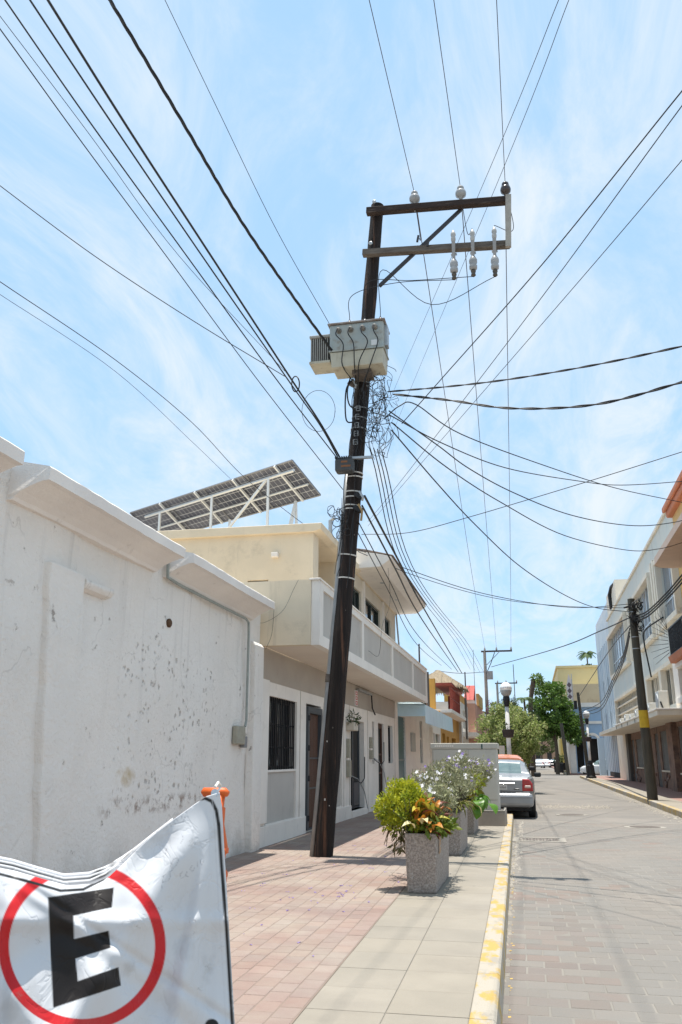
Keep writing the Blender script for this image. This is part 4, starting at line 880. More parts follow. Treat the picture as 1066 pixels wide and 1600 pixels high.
# splice box strapped to the pole
c = P(540, 727, Y=11.98); sb = thing('splice_box', 'dark ribbed cable splice box strapped low on the leaning pole', 'splice box', c)
rb_ = mat('dark_ribbed_plastic', (.055, .058, .06), (.04, .042, .044), 9, .6)
MB().box(c.x-.15, c.x+.13, c.y-.1, c.y+.1, c.z-.12, c.z+.09).build('case', rb_, sb, .03)
for k in range(8): bx('rib', rb_, sb, c.x-.145+k*.034, c.x-.13+k*.034, c.y-.11, c.y+.11, c.z+.085, c.z+.115)
for k in range(2): bx('warning_stripe', mat('faded_orange', (.20, .08, .03), rough=.7), sb, c.x-.05, c.x+.10-k*.05, c.y-.104, c.y-.1005, c.z-.06+k*.07, c.z-.03+k*.07)
MB().beam(c+Vector((-.1, .02, .12)), c+Vector((.42, .05, .12)), .05, .035).build('bracket', galv, sb)

def far_pole(x, y, h, xa, xb, lab, m):
    o = thing('utility_pole', lab, 'utility pole', (x, y, 0)); MB().tube([(x, y, -.1), (x, y, h)], [.15, .11], 9).build('trunk', m, o)
    MB().box(xa, xb, y-.1, y, h-.12, h).build('crossarm', MATS['dark_post'], o)
    MB().beam((x, y-.12, h-1.2), (x+(xb-x)*.55, y-.12, h-.1), .05, .05).build('brace', galv, o)
    for t in (.12, .5, .97): MB().lathe((xa+(xb-xa)*t, y-.05, h), [(.05, 0), (.08, .08), (.05, .2), (.02, .25)], 8).build('insulator', porc, o)
    return o
concp = mat('concrete_pole', (.36, .33, .29), (.30, .28, .24), 3, .85)
q = far_pole(-3.05, 65, 9.15, -3.3, -1.0, 'grey concrete pole with single crossarm beyond the awning shop', concp)
bx('fuse_box', porc, q, -2.95, -2.5, 64.7, 64.95, 7.0, 7.6); MB().tube([(-3.0, 64.9, 7.4), (-2.6, 64.8, 8.2), (-2.3, 64.9, 9.0)], .03, 5).build('lead', black, q)
far_pole(-3.1, 90, 8.85, -3.3, -1.05, 'more distant concrete pole with crossarm above the trees', concp)
pg = mat('dark_green_pole', (.082, .07, .05), (.05, .045, .034), 3, .8, .3, 40, stretch=(3, 3, .5))
rp_ = thing('utility_pole', 'leaning dark wooden pole with yellow band on right pavement', 'utility pole', (3.81, 31, 0))
ra, rb = Vector((3.81, 31, 0)), P(986, 936, Y=31)
MB().tube([ra.lerp(rb, t) for t in (-.02, .2, .4, .6, .8, 1)], [.172, .165, .152, .14, .13, .122], 14).build('trunk', pg, rp_)
MB().tube([ra.lerp(rb, t) for t in (.345, .43)], [.160, .156], 16).build('yellow_band', mat('pole_yellow', (.62, .40, .03), (.5, .32, .03), 5, .8), rp_)
for t in (.74, .80, .93): MB().lathe(ra.lerp(rb, t), [(.136, -.015), (.143, -.014), (.143, .014), (.136, .015)], 14, rb-ra).build('band', galv, rp_)
MB().beam(rb-Vector((.28, .1, .32)), rb+Vector((.38, -.1, -.15)), .06, .05).build('bracket', MATS['dark_post'], rp_)
tn = thing('utility_pole', 'thin leaning dark pole beside the far right street lamp', 'utility pole', (3.84, 66, 0))
ta, tb = Vector((3.9, 66, 0)), P(903, 1082, Y=66)
MB().tube([ta, tb], [.14, .10], 8).build('trunk', pg, tn); MB().box(tb.x-.35, tb.x-.12, 65.8, 66.1, tb.z-1.2, tb.z-.6).build('fuse_box', black, tn)
t3 = thing('utility_pole', 'short dark post standing among the far right trees', 'utility pole', (3.3, 84, 0))
ta, tb = P(888, 1206, Y=84), P(877, 1130, Y=84); MB().tube([Vector((ta.x, 84, -.1)), tb], [.17, .15], 8).build('trunk', pg, t3)
# ------------------------------------------------------------------ street lamps
globe = mat('frosted_globe', (.45, .44, .42), rough=.35, spec=.5, trans=.3); globec = mat('white_globe_cap', (.78, .78, .77), rough=.35)
def lamp(x, y, h, lab, base):
    o = thing('street_lamp', lab, 'street lamp', (x, y, 0))
    if base: MB().lathe((x, y, 0), [(.36, 0), (.36, .12), (.30, .16), (.24, .85), (.17, .95), (.20, 1.05), (.1, 1.2)], 12).build('cast_base', black, o)
    MB().tube([(x, y, .0), (x, y, h-.6)], [.10, .075], 12).build('post', mat('lamp_post_white', (.60, .59, .57), (.52, .51, .49), 3, .6) , o, smooth=True)
    MB().lathe((x, y, h-.85), [(.09, .1), (.11, .18), (.14, .34), (.13, .47), (.12, .5)], 14).build('collar', black, o)
    MB().lathe((x, y, h-.36), [(.10, 0), (.18, .08), (.225, .20), (.235, .30)], 20).build('globe', globe, o, smooth=True)
    MB().lathe((x, y, h-.06), [(.238, 0), (.23, .08), (.18, .18), (.10, .24), (.03, .26)], 20).build('globe_cap', globec, o, smooth=True)
    for k in range(2):
        MB().lathe((x, y, h-1.95), [(.10, 0), (.2, .03), (.24, .3), (.22, .32), (.1, .3)], 12).build('flower_pot', mat('dark_pot', (.05, .035, .032), rough=.8), o) if k == 0 else None
    leafcloud_part('pot_plant', o, [(x, y, h-1.5, .2, .2, .12)], 120, .07, mat('pot_leaf', (.05, .09, .025), (.03, .06, .015), 8, .7, trans=.3))
def leaf_quads(clumps, n, size, seed=1, droop=.3, aspect=.5, fill=.55):
    """n folded leaf blades scattered through ellipsoid clumps (x,y,z,rx,ry,rz)"""
    g_ = np.random.default_rng(seed); w_ = np.array([c[3]*c[4]*c[5] for c in clumps])**.75; w_ /= w_.sum()
    ci = g_.choice(len(clumps), n, p=w_); C_ = np.array(clumps)[ci]
    d = g_.normal(size=(n, 3)); d /= np.linalg.norm(d, axis=1)[:, None]
    r = fill+(1-fill)*g_.random((n, 1))**.7; r *= 1+.12*g_.normal(size=(n, 1))
    p = C_[:, :3]+d*r*C_[:, 3:6]
    a = g_.normal(size=(n, 3))*.8+d*.9; a[:, 2] -= droop; a /= np.linalg.norm(a, axis=1)[:, None]
    b = np.cross(a, g_.normal(size=(n, 3))); b /= np.linalg.norm(b, axis=1)[:, None]; u = np.cross(a, b)
    s = size*g_.uniform(.6, 1.35, (n, 1))
    v = np.stack([p, p+a*s*.5+b*s*aspect*.5+u*s*.06, p+a*s, p+a*s*.5-b*s*aspect*.5+u*s*.06], 1).reshape(-1, 3)
    i = np.arange(n)*4; f = np.stack([i, i+1, i+2, i, i+2, i+3], 1).reshape(-1, 3)
    return v, f
def np_mesh(name, v, f, m, parent):
    off = wloc(parent); v = v-np.array(off)
    me = bpy.data.meshes.new(name); k = f.shape[1]
    me.vertices.add(len(v)); me.vertices.foreach_set('co', v.astype(np.float32).ravel())
    me.loops.add(f.size); me.loops.foreach_set('vertex_index', f.astype(np.int32).ravel())
    me.polygons.add(len(f)); me.polygons.foreach_set('loop_start', np.arange(len(f), dtype=np.int32)*k)
    me.update(calc_edges=True); me.materials.append(m)
    o = bpy.data.objects.new(name, me); COL.objects.link(o); o.parent = parent; return o
def leafcloud_part(name, parent, clumps, n, size, m, seed=1, **k):
    v, f = leaf_quads(clumps, n, size, seed, **k); return np_mesh(name, v, f, m, parent)
lamp(-.87, 35, 4.05, 'white globe street lamp with dark flower pot behind the parked silver car', False)
lamp(4.0, 65, 4.45, 'white globe street lamp with black cast base on far right pavement', True)

# ------------------------------------------------------------------ cars
tyre = black; rim = mat('wheel_rim', (.35, .35, .36), rough=.35, metal=.7)
def car(lab, cat, x, y, rz, paint, H=1.44, Wd=1.70, Ln=4.2, van=0, detail=True, group=None):
    """x, y: centre of the rear bumper; rz heading (0 = facing +y)"""
    o = thing('parked_car', lab, cat, (x, y, -.15), group); o.rotation_euler = (0, 0, rz)
    h = Wd/2; k = H/1.44
    #      y    zb   zs   zr    w    wr
    S = [(0.00, .40, .90, .93, .80, .70), (.03, .30, .96, .985, .86, .74), (.10, .27, .975, 1.01, .90, .75), (.35, .25, .98, 1.03, .96, .76), (.62, .24, .975, 1.045, .985, .76),
         (.78, .23, .96, 1.11, .99, .72), (1.18, .22, .96, 1.36, 1.0, .67), (1.45, .22, .955, 1.42, 1.0, .68), (2.0, .22, .95, 1.44, 1.0, .69), (2.5, .22, .93, 1.40, 1.0, .68),
         (2.85, .22, .92, 1.20, .99, .72), (3.2, .22, .91, .99, .98, .76), (3.6, .23, .86, .92, .95, .74), (4.0, .26, .74, .80, .88, .68), (4.15, .30, .62, .66, .78, .6), (4.2, .40, .55, .58, .68, .5)]
    if van: S = [(a, b, c, d_ if a > 1.3 else max(d_, 1.36 if a > .1 else .9+.3*a), e, f_) for a, b, c, d_, e, f_ in S]
    S = np.array(S); ys = np.unique(np.concatenate([np.linspace(0, 4.2, 64 if detail else 26), S[:, 0]])); D = [np.interp(ys, S[:, 0], S[:, i]) for i in range(1, 6)]
    def smooth(a): b = a.copy(); b[1:-1] = (a[:-2]+2*a[1:-1]+a[2:])/4; return b
    D = [smooth(smooth(a)) for a in D]
    rows = []
    for zb, zs, zr, w_, wr in zip(*D):
        gh = max(0, zr-zs)
        half = [(0, zb), (w_*.88, zb), (w_*.97, zb+.10), (w_, zb+.22), (w_*1.005, zb+.36), (w_*.995, zs-.10), (w_*.97, zs-.01), (w_*.94, zs+min(.02, gh*.3)), (max(wr+.05, w_*.94-gh*.55), zs+gh*.82), (wr*.86, zs+gh*.97), (wr*.45, zr), (0, zr+.008)]
        rows.append(half)
    nk = 12; sy = Ln/4.2
    body = MB(); parts = {'window': MB(), 'rear_window': MB(), 'windscreen': MB()}
    wc = (.80, 3.35); wr_ = .335
    V = {}
    for i, half in enumerate(rows):
        for j, (px, pz) in enumerate(half):
            for s_ in (-1, 1): V[i, j, s_] = (px*h*s_, ys[i]*sy, pz*k)
    loc = wloc(o)
    def put(mb, a): mb.add([(p[0]+loc.x, p[1]+loc.y, p[2]+loc.z) for p in a], [tuple(range(len(a)))])
    for i in range(len(ys)-1):
        ym = (ys[i]+ys[i+1])/2
        for j in range(nk-1):
            for s_ in (-1, 1):
                q = [V[i, j, s_], V[i+1, j, s_], V[i+1, j+1, s_], V[i, j+1, s_]]
                if s_ < 0: q = q[::-1]
                zc = sum(p[2] for p in q)/4/k
                if j in (1, 2, 3, 4) and any((ym-w_)**2+(zc-.31)**2 < (wr_+.03)**2 for w_ in wc): continue
                tgt = body
                if j == 7 and 1.0 < ym < 2.95 and not 1.92 < ym < 2.0 and (.95 < ym): tgt = parts['window']
                elif j >= 9 and .74 < ym < 1.16 and not van: tgt = parts['rear_window']
                elif j >= 8 and 2.58 < ym < 3.08: tgt = parts['windscreen']
                put(tgt, q)
    put(body, [V[0, j, 1] for j in range(nk)]+[V[0, j, -1] for j in range(nk-2, 0, -1)]); put(body, [V[len(ys)-1, j, -1] for j in range(nk)]+[V[len(ys)-1, j, 1] for j in range(nk-2, 0, -1)])
    carglass = mat('car_glass', (.10, .15, .15), (.14, .19, .19), 3, .06, spec=.9)
    b = body.build('body', paint, o, fix=False, smooth=True)
    for nm, mb in parts.items():
        if mb.v: mb.build(nm, carglass, o, fix=False, smooth=True)
    def lb_(name, m, x0, x1, y0, y1, z0, z1, bev=0, par=None):
        q = MB().box(x0+loc.x, x1+loc.x, y0*sy+loc.y, y1*sy+loc.y, z0*k+loc.z, z1*k+loc.z).build(name, m, par or o, bev, seg=3); return q
    lb_('underbody', black, -h*.86, h*.86, .2, 4.0, .18, .5)
    for w_ in wc:
        for s_ in (-1, 1):
            wl_ = thing('wheel', None, None, (s_*(h-.10), w_*sy, .31)); wl_.parent = o
            c = Vector((s_*(h-.10)+loc.x, w_*sy+loc.y, .31+loc.z))
            MB().lathe(c, [(.19, -.09), (.29, -.095), (.31, -.07), (.31, .07), (.29, .095), (.19, .09)], 22, (s_, 0, 0)).build('tyre', tyre, wl_, smooth=False)
            MB().lathe(c, [(.19, -.05), (.195, .06), (.16, .07), (.08, .05), (.03, .075)], 16, (s_, 0, 0)).build('rim', rim, wl_)
    lamp_r = mat('tail_lamp_red', (.36, .012, .012), rough=.12, coat=.5); lens = mat('tail_lamp_clear', (.55, .40, .33), rough=.15)
    bp = lb_('rear_bumper', paint, -h*.945, h*.945, -.075, .42, .28, .63, .10); lb_('bumper_strip', mat('strip_grey', (.12, .12, .12), rough=.5), -h*.90, h*.90, -.079, .2, .505, .515, 0, bp)
    for s_ in (-1, 1):
        x0, x1 = sorted((s_*h*.66, s_*h*.965))
        tlm = MB(); 
        prof = [(s_*h*.62+loc.x, .665*k+loc.z), (s_*h*.95+loc.x, .665*k+loc.z), (s_*h*.94+loc.x, .84*k+loc.z), (s_*h*.84+loc.x, .955*k+loc.z), (s_*h*.64+loc.x, .965*k+loc.z)]
        t_ = tlm.prism(prof, 'y', loc.y-.012, loc.y+.22).build('tail_lamp', lamp_r, o, .025, seg=3)
        lb_('lens', lens, *sorted((s_*h*.70, s_*h*.88)), -.018, .05, .74, .80, .01, t_)
        m_ = lb_('mirror', black, *sorted((s_*(h+.0), s_*(h+.19))), 2.55, 2.67, .96, 1.09, .04)
        lb_('headlamp', mat('headlamp', (.6, .6, .6), rough=.1), *sorted((s_*h*.5, s_*h*.85)), 3.95, 4.12, .58, .70, .03)
    if detail:
        pt = lb_('plate', mat('plate_face', (.52, .50, .46), rough=.5), -.16, .16, -.022, -.008, .70, .82)
        for k_ in range(7):
            gx = -.135+k_*.039
            lb_('glyph', mat('plate_ink', (.10, .08, .08), rough=.6), gx, gx+.006, -.0245, -.0225, .725, .795, 0, pt); lb_('glyph', mat('plate_ink', 0, 0), gx+.018, gx+.024, -.0245, -.0225, .725, .76 if k_ % 2 else .795, 0, pt)
            lb_('glyph', mat('plate_ink', 0, 0), gx, gx+.024, -.0245, -.0225, .75, .76, 0, pt)
        lb_('chrome_strip', mat('chrome', (.7, .7, .7), rough=.12, metal=1), -.36, .36, -.03, .0, .835, .86, .010)
        lb_('badge', mat('badge_grey', (.12, .12, .12), rough=.3, metal=.6), .32, .46, -.018, -.004, .70, .73, .004)
        lb_('trunk_seam', black, -.56, .56, -.014, -.004, .655, .664); lb_('wiper_shadow_strip', black, -h*.66, h*.66, .70, .76, 1.055, 1.07, .006)
        MB().tube([(loc.x-.35, loc.y+.05, loc.z+.22), (loc.x-.35, loc.y-.04, loc.z+.22)], .03, 8).build('exhaust', galv, o)
    return o
silver = mat('silver_paint', (.28, .285, .29), rough=.32, metal=.35, coat=.5)
car('silver sedan parked behind the grey utility cabinet', 'car', -.83, 23.05, 0, silver)
car('orange car parked ahead of the silver sedan', 'car', -1.0, 28.1, 0, mat('orange_paint', (.60, .21, .09), rough=.35, coat=.5), H=1.60, Wd=1.75, van=1, detail=False)
wp_ = mat('white_car_paint', (.70, .70, .70), rough=.3, coat=.5)
car('white car parked across the side street on the right', 'car', 8.15, 79, R(90), wp_, H=1.48, detail=False)
for i, (px, Y, pm, lab, vn) in enumerate(((842, 150, wp_, 'nearest white car of the far parked row', 0), (852, 158, wp_, 'second white car of the far parked row', 1), (864, 165, mat('dark_car_paint', (.03, .035, .045), rough=.3, coat=.5), 'dark car at far right end of the distant row', 0), (871, 182, mat('grey_car_paint', (.25, .26, .28), rough=.3, coat=.5), 'grey car farthest along the street', 1))):
    p = P(px, 1190, Y=Y); car(lab, 'car', p.x, Y, R(-3), pm, detail=False, van=vn, group='cars parked far along the street')

# ------------------------------------------------------------------ utility cabinet
cabm = mat('cabinet_greige', (.53, .50, .43), (.49, .465, .40), 1.5, .55, .05, 60, dirt=((.42, .39, .335), 2.2, .55, .75), streak=((.40, .365, .31), 5, .60, .78))
cb_ = thing('utility_cabinet', 'large greige steel utility cabinet on concrete base', 'cabinet', (-1.35, 18.9, 0))
bx('concrete_base', mat('base_concrete', (.34, .29, .24), (.28, .24, .20), 3, .9, .4, 50), cb_, -2.2, -.60, 18.4, 19.5, -.01, .27, .015)
bx('base_lip', MATS['pale_concrete'], cb_, -2.2, -.60, 18.4, 18.46, .272, .30, .008); bx('base_lip', MATS['pale_concrete'], cb_, -.66, -.605, 18.461, 19.5, .272, .30, .008)
bx('body', cabm, cb_, -2.06, -.72, 18.52, 19.35, .27, 1.52, .01)
bx('lid', cabm, cb_, -2.09, -.69, 18.49, 19.38, 1.505, 1.62, .012)
bx('door', cabm, cb_, -2.04, -1.31, 18.505, 18.53, .50, 1.49, .006); bx('door', cabm, cb_, -1.30, -.74, 18.505, 18.53, .50, 1.49, .006); bx('kick_panel', cabm, cb_, -2.04, -.74, 18.508, 18.53, .29, .485, .006)
bx('lock', mat('dark_green_metal', (.05, .09, .075), rough=.5), cb_, -1.03, -1.0, 18.485, 18.489, 1.50, 1.60)
for k in range(9): bx('vent_slot', white, cb_, -2.0+k*.045, -1.965+k*.045, 18.482, 18.489, 1.545, 1.575)
tag(bx('junction_box', mat('pale_box', (.55, .52, .45), rough=.7), None, -1.12, -.93, 31.1, 31.4, .9, 1.75), 'small pale junction box behind the silver car', 'box')
tag(MB().cyl((-1.02, 31.5, -.1), (-1.02, 31.5, 1.0), .05, n=8).build('junction_post', galv), 'short post carrying the pale junction box', 'post')

# ------------------------------------------------------------------ planters and plants
aggr = mat('exposed_aggregate', (.40, .34, .295), (.25, .21, .185), 55, .85, .7, 75, lo=.42, hi=.58, det=3, dirt=((.50, .46, .43), 40, .58, .66))
soil = mat('soil', (.05, .035, .025), rough=1)
PLN = [(-1.33, -1.0, 9.17, 10.55), (-1.36, -1.04, 12.75, 14.1), (-1.40, -1.08, 16.3, 17.6)]
for i, (xa, xb, ya, yb) in enumerate(PLN):
    o = thing('planter', ('nearest pebble-finish concrete planter box', 'middle pebble-finish concrete planter box', 'farthest pebble-finish planter box before the cabinet')[i], 'planter', ((xa+xb)/2, (ya+yb)/2, 0), 'planters along the kerb')
    mb = MB(); h_ = .57
    for s_ in (0, 1):
        pass
    i0, i1 = .018, .035
    v = [(xa+i0, ya+i0, 0), (xb-i0, ya+i0, 0), (xb-i0, yb-i0, 0), (xa+i0, yb-i0, 0), (xa, ya, h_), (xb, ya, h_), (xb, yb, h_), (xa, yb, h_), (xa+i1, ya+i1, h_), (xb-i1, ya+i1, h_), (xb-i1, yb-i1, h_), (xa+i1, yb-i1, h_), (xa+i1, ya+i1, h_-.06), (xb-i1, ya+i1, h_-.06), (xb-i1, yb-i1, h_-.06), (xa+i1, yb-i1, h_-.06)]
    f = [(3, 2, 1, 0)]
    for a in (0, 4, 8):
        for k in range(4): f.append((a+k, a+(k+1) % 4, a+4+(k+1) % 4, a+4+k))
    mb.add(v, f); mb.build('box', aggr, o, .022, seg=3); bx('soil', soil, o, xa+.03, xb-.03, ya+.03, yb-.03, h_-.08, h_-.05)
    if i == 0: MB().box(xb+.0005, xb+.003, ya+.2, ya+.38, .36, .52).build('faded_label', mat('rusty_mark', (.42, .22, .08), (.36, .30, .26), 22, .9, lo=.45, hi=.55), o)
def stems(mb, c, n, spread, h, r_=.006, seed=3, lean=0.):
    rr_ = random.Random(seed); tips = []
    for k in range(n):
        a = rr_.uniform(0, 6.28); s_ = spread*math.sqrt(rr_.random()); b = Vector((c[0]+s_*.35*math.cos(a), c[1]+s_*.35*math.sin(a), c[2])); t = b+Vector((s_*math.cos(a)+lean*rr_.random(), s_*math.sin(a), h*rr_.uniform(.6, 1)))
        m = b.lerp(t, .5)+Vector((rr_.uniform(-.03, .03), rr_.uniform(-.03, .03), .04)); mb.tube([b, m, t], [r_, r_*.8, r_*.5], 4); tips.append((b, m, t))
    return tips
stemg = mat('stem_green', (.10, .11, .05), (.07, .08, .04), 8, .8)
# lime shrub
lime = mat('lime_leaf', (.50, .50, .03), (.17, .24, .02), 11, .55, trans=.35, lo=.42, hi=.6)
o = thing('lime_shrub', 'rounded bright lime green shrub spilling over the left of nearest planter', 'shrub', (-1.35, 9.4, .55))
tp = MB(); t_ = stems(tp, (-1.25, 9.4, .5), 30, .3, .45, seed=5); tp.build('stems', stemg, o)
g_ = random.Random(4); cl_ = []
for k in range(46):
    a = g_.uniform(0, 6.28); u = g_.uniform(-.75, 1); s_ = math.sqrt(1-u*u)*.225; e_ = g_.uniform(.82, 1.16); q_ = g_.uniform(.05, .09); cl_.append((-1.375+s_*e_*math.cos(a), 9.40+s_*e_*math.sin(a), .79+u*.225*e_, q_, q_, q_*1.1))
leafcloud_part('foliage', o, cl_, 7000, .043, lime, 3, droop=-.5, aspect=.42, fill=.3)
leafcloud_part('plant', leafwall, [(W+.1, 19.85, 2.2, .14, .3, .14)], 160, .1, mat('pot_leaf', 0), 77, aspect=.25)
# shoots hanging below it
o = thing('trailing_shoots', 'dry brown and green shoots trailing down the left of nearest planter', 'plant', (-1.42, 9.3, .5))
mb = MB()
for k in range(14):
    b = Vector((-1.34-g_.random()*.12, 9.25+g_.random()*.35, .66)); e = b+Vector((-.06-g_.random()*.1, -.03, -.10-g_.random()*.16)); mb.tube([b, b.lerp(e, .5)+Vector((-.03, 0, .03)), e], [.005, .005, .003], 4)
mb.build('stems', mat('dry_stem', (.16, .11, .06), rough=.9), o)
leafcloud_part('foliage', o, [(-1.41, 9.35, .46, .06, .13, .10), (-1.38, 9.35, .58, .09, .15, .07)], 120, .07, mat('dark_dry_leaf', (.10, .12, .04), (.16, .11, .05), 14, .8, trans=.2), 6, droop=1.6, aspect=.3)
# croton with big leaves, each its own leaf
def leaf_mesh(name, m, L_=.21, w_=.034, n=5):
    v = []; f = []
    for i in range(n+1):
        t = i/n; ww = w_*math.sin(math.pi*min(1, t*.93+.05))**.8*(1 if t < 1 else 0.05); z = .06*math.sin(t*2.2)*L_/.2-.09*t*t*L_/.2
        v += [(-ww, t*L_, z+.012), (0, t*L_, z), (ww, t*L_, z+.012)]
    for i in range(n):
        for k in range(2): f.append((i*3+k, i*3+k+1, i*3+4+k, i*3+3+k))
    me = bpy.data.meshes.new(name); me.from_pydata(v, [], f); me.materials.append(m); return me
o = thing('croton', 'croton with long orange, red and yellow leaves in nearest planter', 'plant', (-1.12, 9.35, .56))
cm = [mat('croton_orange', (.55, .17, .02), (.42, .22, .02), 16, .45, trans=.25), mat('croton_red', (.17, .035, .02), (.10, .045, .02), 14, .45, trans=.2), mat('croton_yellow', (.55, .42, .05), (.40, .38, .04), 14, .45, trans=.25), mat('croton_green', (.10, .17, .02), (.18, .2, .02), 14, .45, trans=.25), mat('croton_cream', (.66, .60, .34), (.6, .5, .25), 12, .5, trans=.2)]
lms = [leaf_mesh('leaf', m) for m in cm]
for k in range(96):
    o_ = bpy.data.objects.new('leaf', lms[[0, 1, 2, 3, 0, 1, 3][k % 7]]); COL.objects.link(o_); o_.parent = o
    h_ = g_.uniform(0, .22); o_.location = (g_.gauss(.0, .05), g_.gauss(0, .10), h_+.02); s_ = g_.uniform(.65, 1.05); o_.scale = (s_, s_, s_)
    o_.rotation_euler = (g_.uniform(.0, 1.35), g_.uniform(-.5, .5), g_.uniform(0, 6.28))
for k, (dx, dz, rz) in enumerate(((-.10, .06, 2.4), (-.02, .10, 3.6), (.10, .05, 3.9), (.03, .12, 2.9))):
    o_ = bpy.data.objects.new('leaf', lms[4 if k < 2 else 0]); COL.objects.link(o_); o_.parent = o; o_.location = (dx, -.22, dz); o_.rotation_euler = (.35, .3*(k-1), rz); o_.scale = (1.15, .8, 1)
tag(leafcloud_part('understorey', o, [(-1.07, 9.55, .63, .2, .45, .08)], 520, .085, cm[3], 8, aspect=.4), kind='stuff'); 
leafcloud_part('dark_leaves', o, [(-1.05, 9.3, .60, .12, .12, .05), (-1.1, 9.6, .7, .16, .25, .1)], 200, .1, cm[1], 9, aspect=.3)
# flowering shrubs
greyl = mat('grey_green_leaf', (.23, .245, .11), (.36, .35, .23), 12, .7, trans=.3); petw = mat('white_petal', (.80, .78, .80), rough=.6, trans=.25); petp = mat('violet_petal', (.34, .25, .58), (.28, .2, .5), 20, .6, trans=.25); brownl = mat('brownish_leaf', (.20, .12, .06), (.15, .14, .06), 10, .8, trans=.25)
def flowering(lab, c, spread, h, nst, nl, nfw, nfp, seed, lean=0., ry=1.5):
    o = thing('flowering_shrub', lab, 'shrub', (c[0], c[1], c[2])); mb = MB(); rr_ = random.Random(seed)
    V_ = []; F_ = []; fl = {0: MB(), 1: MB()}; tips = []
    for k in range(nst):
        a = rr_.uniform(0, 6.28); s_ = math.sqrt(rr_.random()); b = Vector((c[0]+.10*math.cos(a)*s_, c[1]+.35*ry*.5*math.sin(a)*s_, c[2])); t = b+Vector((spread*s_*math.cos(a)+lean*rr_.random(), spread*ry*s_*math.sin(a), h*rr_.uniform(.55, 1)*(1-.25*s_*s_)))
        m = b.lerp(t, .5)+Vector((rr_.uniform(-.04, .04), rr_.uniform(-.04, .04), .06)); mb.tube([b, b.lerp(m, .6), m, t], [.005, .0045, .004, .002], 3, cap=False); tips.append((b, m, t))
        for q in range(2):
            e = m.lerp(t, rr_.uniform(.2, .8))+Vector((rr_.gauss(0, .07), rr_.gauss(0, .08), rr_.uniform(.02, .14))); mb.tube([m.lerp(t, .3), e], [.003, .0015], 3, cap=False); tips.append((m, m.lerp(e, .6), e))
    mb.build('stems', mat('flower_stem', (.09, .085, .05), (.14, .12, .08), 9, .8), o)
    g2 = np.random.default_rng(seed); T = np.array([[*m, *t] for _, m, t in tips]); ii = g2.integers(0, len(T), nl); u = g2.random((nl, 1))**.8
    p = T[ii, :3]*(1-u)+T[ii, 3:]*u+g2.normal(size=(nl, 3))*.02; a = g2.normal(size=(nl, 3)); a[:, 2] += .3; a /= np.linalg.norm(a, axis=1)[:, None]; b = np.cross(a, g2.normal(size=(nl, 3))); b /= np.linalg.norm(b, axis=1)[:, None]; s_ = .058*g2.uniform(.5, 1.3, (nl, 1))
    v = np.stack([p, p+a*s_*.5+b*s_*.16, p+a*s_, p+a*s_*.5-b*s_*.16], 1).reshape(-1, 3); i4 = np.arange(nl)*4; f = np.stack([i4, i4+1, i4+2, i4+3], 1)
    np_mesh('foliage', v, f, greyl, o)
    for kind, nf in ((0, nfw), (1, nfp)):
        for k in range(nf):
            _, m, t = tips[rr_.randrange(len(tips))]; c_ = t+Vector((rr_.gauss(0, .012), rr_.gauss(0, .012), .012)); nn = Vector((rr_.gauss(0, .5), -.7+rr_.gauss(0, .4), rr_.uniform(.2, 1))).normalized(); a1 = nn.cross(Vector((0, 0, 1))).normalized(); b1 = nn.cross(a1)
            r_ = rr_.uniform(.022, .036)
            for q in range(5):
                t1 = q*1.2566+k; d1 = a1*math.cos(t1)+b1*math.sin(t1); e1 = nn.cross(d1); fl[kind].add([c_, c_+d1*r_*.6+e1*r_*.42+nn*r_*.15, c_+d1*r_*1.15+nn*r_*.05, c_+d1*r_*.6-e1*r_*.42+nn*r_*.15], [(0, 1, 2, 3)])
    if fl[0].v: tag(fl[0].build('white_flowers', petw, o, fix=False), kind='stuff')
    if fl[1].v: tag(fl[1].build('violet_flowers', petp, o, fix=False), kind='stuff')
    return o
flowering('airy shrub with white flowers rising from the middle planter', (-1.28, 13.2, .55), .42, .62, 95, 5200, 60, 5, 11, lean=-.22)
flowering('low white-flowered shrub at the left rear of nearest planter', (-1.22, 10.3, .55), .34, .50, 60, 2600, 22, 3, 17, lean=-.1, ry=1.2)
flowering('taller shrub with white and violet flowers in the farthest planter', (-1.24, 16.8, .55), .42, .92, 110, 6200, 75, 34, 23)
flowering('wispy violet-flowered shrub between middle and farthest planters', (-1.26, 13.9, .55), .36, .82, 80, 4200, 8, 30, 29)
o = thing('broad_leaf_plant', 'plant with large drooping bright green leaves at right of farthest planter', 'plant', (-1.05, 15.9, .55))
bigm = mat('bright_broad_leaf', (.12, .27, .02), (.08, .19, .015), 6, .4, trans=.35); bl = leaf_mesh('leaf', bigm, .36, .14, 7)
for k in range(9):
    o_ = bpy.data.objects.new('leaf', bl); COL.objects.link(o_); o_.parent = o; o_.location = (g_.gauss(.02, .08), g_.gauss(-.05, .1), g_.uniform(-.05, .25)); o_.rotation_euler = (g_.uniform(-1.3, -.2), g_.uniform(-.4, .4), math.pi+g_.gauss(.25, .9)); s_ = g_.uniform(.55, .85); o_.scale = (s_, s_, s_)
leafcloud_part('foliage', o, [(-1.05, 15.9, .85, .16, .2, .22)], 260, .09, mat('yellow_green_leaf', (.25, .30, .03), (.30, .12, .03), 14, .6, trans=.3, lo=.5, hi=.7), 31, aspect=.4)
o = thing('hanging_grass', 'narrow green and brown leaves hanging over the middle planter front', 'plant', (-1.15, 12.8, .5))
bld = leaf_mesh('leaf', mat('grass_leaf', (.14, .20, .03), (.20, .16, .05), 9, .6, trans=.3), .26, .018, 5)
